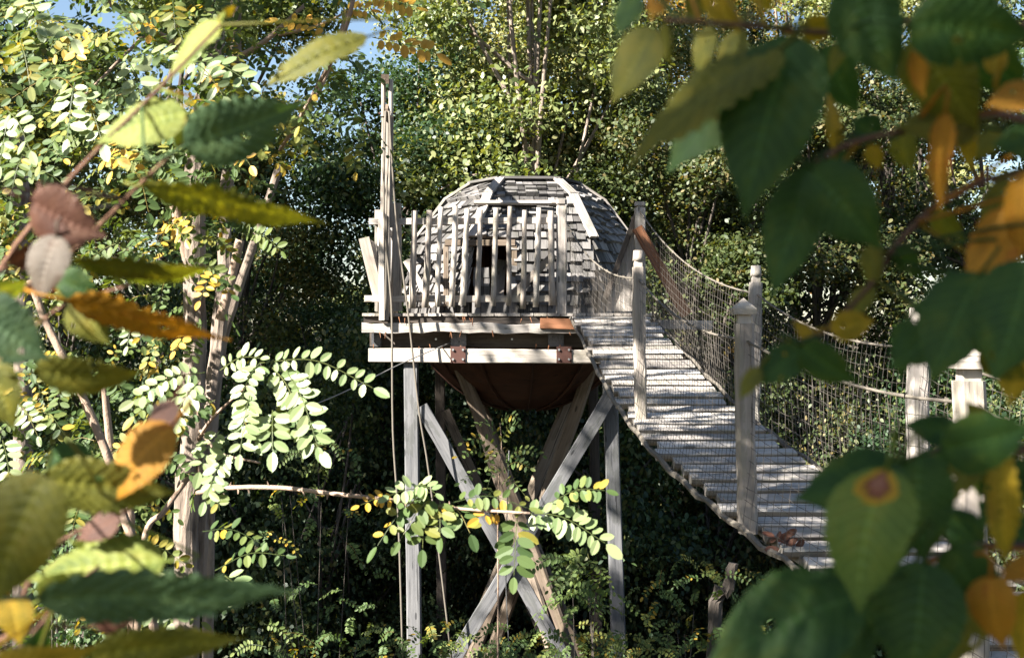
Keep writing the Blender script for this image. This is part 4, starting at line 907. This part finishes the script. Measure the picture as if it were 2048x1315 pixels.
RL = [
 # branch, base px, tip px, depth, roll, kind
 (0, 1590, 70, 1488, 442, .50, 8, 'green', dict(wr=.27)), (0, 1560, 95, 1250, 345, .50, 58, 'olive', dict(wr=.24)), (0, 1545, 120, 1330, 352, .54, 25, 'green', dict(wr=.25)),
 (0, 1305, 55, 1222, 210, .55, 30, 'olive', dict(wr=.30)), (0, 1275, -10, 1232, 75, .56, 20, 'green'), (0, 1345, -40, 1300, 45, .55, 30, 'orange'), (0, 1330, 45, 1345, 140, .56, 62, 'olive'),
 (0, 1420, -60, 1480, 70, .57, 35, 'yellow'), (0, 1500, -70, 1545, 30, .58, 30, 'yellow'), (0, 1390, 40, 1375, -60, .58, 40, 'olive'), (0, 1600, 60, 1700, 40, .56, 40, 'yellow', dict(wr=.34)),
 (0, 1705, -50, 1795, 170, .50, 12, 'green', dict(wr=.33)), (0, 1815, 50, 2075, 75, .47, 10, 'green', dict(wr=.30)), (0, 1700, 66, 1660, 160, .57, 55, 'olive'), (0, 1850, -40, 2010, -20, .56, 20, 'green'),
 (0, 1570, 110, 1500, 230, .58, 40, 'green', dict(wr=.3)), (0, 1830, 70, 1960, 265, .53, 20, 'olive', dict(wr=.33)), (0, 1840, 80, 1850, 200, .50, 55, 'orange'), (0, 1990, 150, 1985, 60, .56, 30, 'yellow'),
 (1, 1890, 225, 1882, 430, .52, 64, 'orange', dict(wr=.28)), (1, 1620, 335, 1765, 500, .50, 5, 'green', dict(wr=.33)), (1, 1640, 325, 1545, 600, .52, 24, 'green', dict(wr=.24)), (1, 1670, 300, 1655, 180, .56, 62, 'yellow'),
 (1, 2100, 190, 1968, 215, .50, 45, 'orange', dict(wr=.36)), (1, 2100, 280, 1980, 290, .50, 20, 'green', dict(wr=.34)), (1, 1960, 240, 1790, 255, .54, 15, 'olive', dict(wr=.30)), (1, 1760, 270, 1700, 240, .57, 10, 'green', dict(wr=.5)),
 (1, 1850, 250, 1905, 190, .56, 30, 'olive', dict(wr=.5)), (1, 1740, 290, 1760, 340, .57, 30, 'yellow', dict(wr=.4)), (1, 1680, 300, 1690, 420, .56, 40, 'green'), (1, 1930, 240, 1950, 350, .55, 50, 'yellow'),
 (0, 1480, 60, 1440, 170, .60, 35, 'olive'), (0, 1420, 55, 1400, 160, .62, 25, 'olive', dict(wr=.24)), (0, 1650, 90, 1720, 230, .60, 20, 'green', dict(wr=.3)), (0, 1930, 60, 2060, 190, .58, 20, 'green', dict(wr=.34)), (0, 1540, 140, 1400, 300, .60, 30, 'green', dict(wr=.26)),
 (1, 1800, 262, 1830, 350, .60, 30, 'olive', dict(wr=.35)), (1, 1650, 320, 1600, 440, .58, 30, 'green', dict(wr=.3)), (1, 2000, 250, 1930, 330, .58, 30, 'olive', dict(wr=.35)),
 (2, 1870, 420, 1930, 480, .6, 30, 'olive', dict(wr=.35)), (2, 1990, 370, 1990, 470, .58, 50, 'olive', dict(wr=.32)), (2, 1900, 590, 1830, 650, .58, 20, 'green', dict(wr=.36)), (2, 1820, 640, 1800, 760, .58, 30, 'green', dict(wr=.3)), (2, 2060, 560, 1930, 640, .55, 15, 'green', dict(wr=.36)),
 (2, 2060, 340, 2040, 520, .50, 50, 'orange', dict(wr=.35)), (2, 2050, 420, 1925, 560, .51, 28, 'orange', dict(wr=.33)), (2, 1960, 545, 1860, 770, .50, 15, 'green', dict(wr=.33)), (2, 2060, 520, 1985, 770, .48, 15, 'green', dict(wr=.34)),
 (2, 1930, 600, 1775, 740, .53, 15, 'green', dict(wr=.33)), (2, 1660, 655, 1750, 640, .54, 15, 'yellow', dict(wr=.36)), (2, 1600, 690, 1722, 765, .53, 18, 'green', dict(wr=.28)), (2, 1610, 695, 1510, 770, .54, 25, 'green', dict(wr=.34)),
 (2, 1520, 735, 1478, 800, .54, 35, 'olive'), (2, 1575, 695, 1558, 775, .55, 62, 'yellow'), (2, 1742, 490, 1748, 580, .56, 40, 'olive', dict(wr=.35)), (2, 1745, 570, 1690, 650, .56, 40, 'olive'), (2, 1790, 490, 1850, 560, .57, 30, 'green'),
 (2, 1630, 680, 1585, 640, .57, 30, 'yellow'), (2, 2030, 360, 1960, 440, .56, 30, 'olive'), (2, 1985, 600, 1900, 700, .52, 10, 'green', dict(wr=.4)), (2, 1960, 700, 2060, 760, .53, 20, 'olive'), (2, 2050, 640, 2020, 820, .55, 30, 'yellow'), 
 (3, 1800, 935, 1585, 1000, .52, 18, 'green', dict(wr=.32)), (3, 1775, 935, 1718, 1228, .46, 8, 'light', dict(wr=.30)), (3, 1840, 905, 1850, 1130, .50, 16, 'green', dict(wr=.33)), (3, 1880, 900, 2070, 850, .48, 18, 'green', dict(wr=.33)),
 (3, 2010, 900, 2010, 1130, .52, 58, 'yellow', dict(wr=.28)), (3, 1930, 885, 1800, 850, .56, 30, 'green', dict(wr=.3)), (3, 1960, 890, 1900, 1010, .54, 30, 'olive'), (3, 2050, 920, 1960, 1060, .53, 25, 'green', dict(wr=.34)), (3, 1800, 1000, 1790, 1140, .55, 20, 'green', dict(wr=.3)),
 (3, 1880, 895, 1850, 1010, .57, 25, 'green', dict(wr=.36)), (3, 1990, 890, 1930, 800, .58, 25, 'olive', dict(wr=.32)), (3, 1960, 890, 1960, 1000, .56, 40, 'lime', dict(wr=.3)), (4, 1960, 1100, 1880, 1010, .57, 20, 'green', dict(wr=.36)), (4, 2060, 1090, 1980, 1010, .57, 20, 'green', dict(wr=.36)), (4, 1860, 1130, 1930, 1280, .55, 20, 'green', dict(wr=.36)), (4, 1780, 1160, 1740, 1300, .54, 20, 'green', dict(wr=.36)),
 (4, 1850, 1120, 1820, 1390, .48, 10, 'green', dict(wr=.34)), (4, 1720, 1190, 1400, 1345, .48, 16, 'green', dict(wr=.30)), (4, 1900, 1090, 2005, 1240, .50, 15, 'green', dict(wr=.34)), (4, 1980, 1150, 2010, 1300, .49, 30, 'orange', dict(wr=.36)), (4, 2100, 1120, 1985, 1170, .50, 45, 'orange'),
 (4, 1700, 1210, 1660, 1400, .50, 20, 'green', dict(wr=.34)), (4, 1760, 1180, 1640, 1130, .54, 30, 'green'), (4, 1960, 1110, 1900, 1340, .53, 25, 'olive', dict(wr=.32)), (4, 1600, 1270, 1560, 1400, .51, 15, 'olive', dict(wr=.34)), (4, 2060, 1180, 2040, 1330, .54, 30, 'yellow'),
]
sapling('hornbeam sapling with hanging green and orange leaves, close at right', gR, [gR + Vector((0, 0, -.1)), gR + Vector((.02, 0, .8)), Vector((.40, .70, CZ - .2)), Vector((.35, .62, CZ + .3)), Vector((.30, .6, CZ + 1.2))], RT, RL, .86)
hs = bpy.data.objects['hornbeam_sapling']; rr = random.Random(3)
for b in range(7):                                               # added upper branches out of view, set sunward to shade its near leaves
    c0 = P(1450 + 85 * b, 60 + 180 * b, .44) + SUN * (.62 + .1 * (b % 3)); e0 = Vector((.38, .66, CZ + .35 + .12 * b)); e1 = c0 + (c0 - e0) * .35
    bo = MB().tube(curve([e0, e0.lerp(c0, .5) + Vector((0, -.05, .06)), c0, e1], 16), .003, .0012, n=6).build('branch', M['twig'], hs, True)
    for q in range(8):
        k = rr.uniform(.35, 1.0); p = e0.lerp(e1, k) + Vector((rr.uniform(-.03, .03), rr.uniform(-.03, .03), rr.uniform(-.03, .03)))
        dv = Vector((rr.uniform(-1, 1), rr.uniform(-1, 1), rr.uniform(-.7, .3))).normalized() * rr.uniform(.055, .085); q2 = p + dv
        if any(v.y > .03 and abs(v.x) < v.y * .45 and abs(v.z - CZ) < v.y * .32 for v in (p, q2, (p + q2) / 2)): continue
        m = MB(); n_ = (SUN + Vector((rr.uniform(-.5, .5), rr.uniform(-.5, .5), rr.uniform(-.5, .5)))).normalized(); sd = dv.cross(n_).normalized() * dv.length * .30
        ed = [(.0, 0), (.2, .75), (.45, 1), (.7, .75), (1, 0)]
        l_ = [m.vert(p + dv * t - sd * w, (t, -w, q)) for t, w in ed]; r_ = [m.vert(p + dv * t + sd * w, (t, w, q)) for t, w in ed[1:-1]]
        m.f = [(l_[0], l_[1], r_[0]), (l_[1], l_[2], r_[1], r_[0]), (l_[2], l_[3], r_[2], r_[1]), (l_[3], l_[4], r_[2])]
        m.build('leaf', BL['green'], bo)
gL = Vector((-.42, .72, gz(-.42, .72)))
LT = [([(-500, 900, .72), (-60, 590, .68), (40, 480, .66), (110, 390, .65), (215, 280, .64), (330, 165, .64), (440, 50, .64)], .0021),
      ([(-500, 800, .70), (-40, 620, .66), (100, 540, .65), (200, 450, .65), (300, 350, .64), (370, 285, .64)], .0021),
      ([(-500, 1000, .66), (-60, 760, .64), (30, 690, .63), (130, 610, .63), (260, 570, .63)], .0018),
      ([(-500, 1400, .62), (-20, 1290, .62), (50, 1180, .62), (90, 1110, .62), (160, 1060, .62), (230, 1035, .62)], .0022),
      ([(-500, 1500, .56), (-20, 1330, .56), (80, 1250, .56), (120, 1190, .56), (200, 1130, .57)], .0016)]
LL = [
 (0, 368, 292, 608, 205, .60, 14, 'blue', dict(wr=.27, curl=.04)), (0, 735, 72, 522, 182, .66, 52, 'olive', dict(wr=.19)), (0, 372, 225, 192, 288, .64, 35, 'lime', dict(wr=.28)), (0, 365, 215, 300, 285, .66, 20, 'yellow', dict(wr=.34)),
 (0, 438, 40, 335, 172, .65, 60, 'lime', dict(wr=.26)), (0, 445, 30, 470, 10, .66, 20, 'yellow'), (0, 370, 250, 350, 300, .65, 40, 'lime'),
 (1, 285, 372, 655, 448, .62, 62, 'olive', dict(wr=.17, curl=.06)), (1, 60, 400, 215, 475, .58, 20, 'brown', dict(wr=.36, pleat=.03)), (1, 100, 395, 150, 500, .59, 30, 'brown', dict(wr=.4, pleat=.03)), (1, 115, 470, 80, 605, .58, 30, 'greybrown', dict(wr=.34)), (1, 20, 530, 90, 480, .6, 30, 'brown'),
 (2, 145, 522, 430, 536, .60, 62, 'olive', dict(wr=.16, curl=.05)), (2, 138, 600, 462, 678, .58, 58, 'orange', dict(wr=.17, curl=.05)), (2, 235, 545, 420, 540, .62, 60, 'lime', dict(wr=.2)), (2, 70, 742, 295, 742, .56, 30, 'olive', dict(wr=.20)), (2, -60, 620, 100, 720, .52, 15, 'blue', dict(wr=.38)),
 (2, 115, 560, 205, 600, .60, 15, 'green', dict(wr=.4)), (2, 140, 605, 225, 690, .60, 20, 'olive', dict(wr=.38)), (2, -30, 720, 30, 860, .56, 30, 'olive', dict(wr=.34)), (2, -40, 600, 60, 560, .56, 30, 'lime'),
 (3, 95, 945, -15, 1215, .44, 15, 'olive', dict(wr=.30)), (3, 345, 850, 218, 1015, .56, 38, 'orange', dict(wr=.30, curl=.18)), (3, 350, 800, 300, 930, .57, 45, 'brown', dict(wr=.3, curl=.2)), (3, 90, 960, 360, 985, .56, 22, 'olive', dict(wr=.22)), (3, 100, 900, 250, 1000, .58, 20, 'green', dict(wr=.3)), (3, 240, 985, 340, 985, .58, 30, 'green', dict(wr=.28)),
 (3, 330, 1120, 50, 1160, .60, 30, 'lime', dict(wr=.24)), (3, 150, 1085, 340, 1120, .62, 50, 'lime', dict(wr=.24)), (3, 20, 1190, 40, 1290, .56, 25, 'yellow', dict(wr=.4)), (3, 240, 1030, 150, 1080, .6, 30, 'brown'),
 (4, 75, 1195, 605, 1178, .46, 28, 'blue', dict(wr=.115, curl=.05)), (4, 175, 1315, 495, 1272, .50, 28, 'olive', dict(wr=.15)), (4, -20, 1340, 195, 1290, .48, 25, 'yellow', dict(wr=.22)), (4, 190, 1250, 270, 1240, .60, 30, 'brown'), (4, 60, 1330, 100, 1240, .56, 20, 'green', dict(wr=.3)), (4, 80, 1200, 170, 1140, .57, 25, 'lime', dict(wr=.34)),
]
sapling('hornbeam sapling with serrated olive and brown leaves, close at left', gL, [gL + Vector((0, 0, -.1)), gL + Vector((-.02, 0, .8)), Vector((-.40, .74, CZ - .2)), Vector((-.36, .7, CZ + .3)), Vector((-.36, .7, CZ + 1.2))], LT, LL)
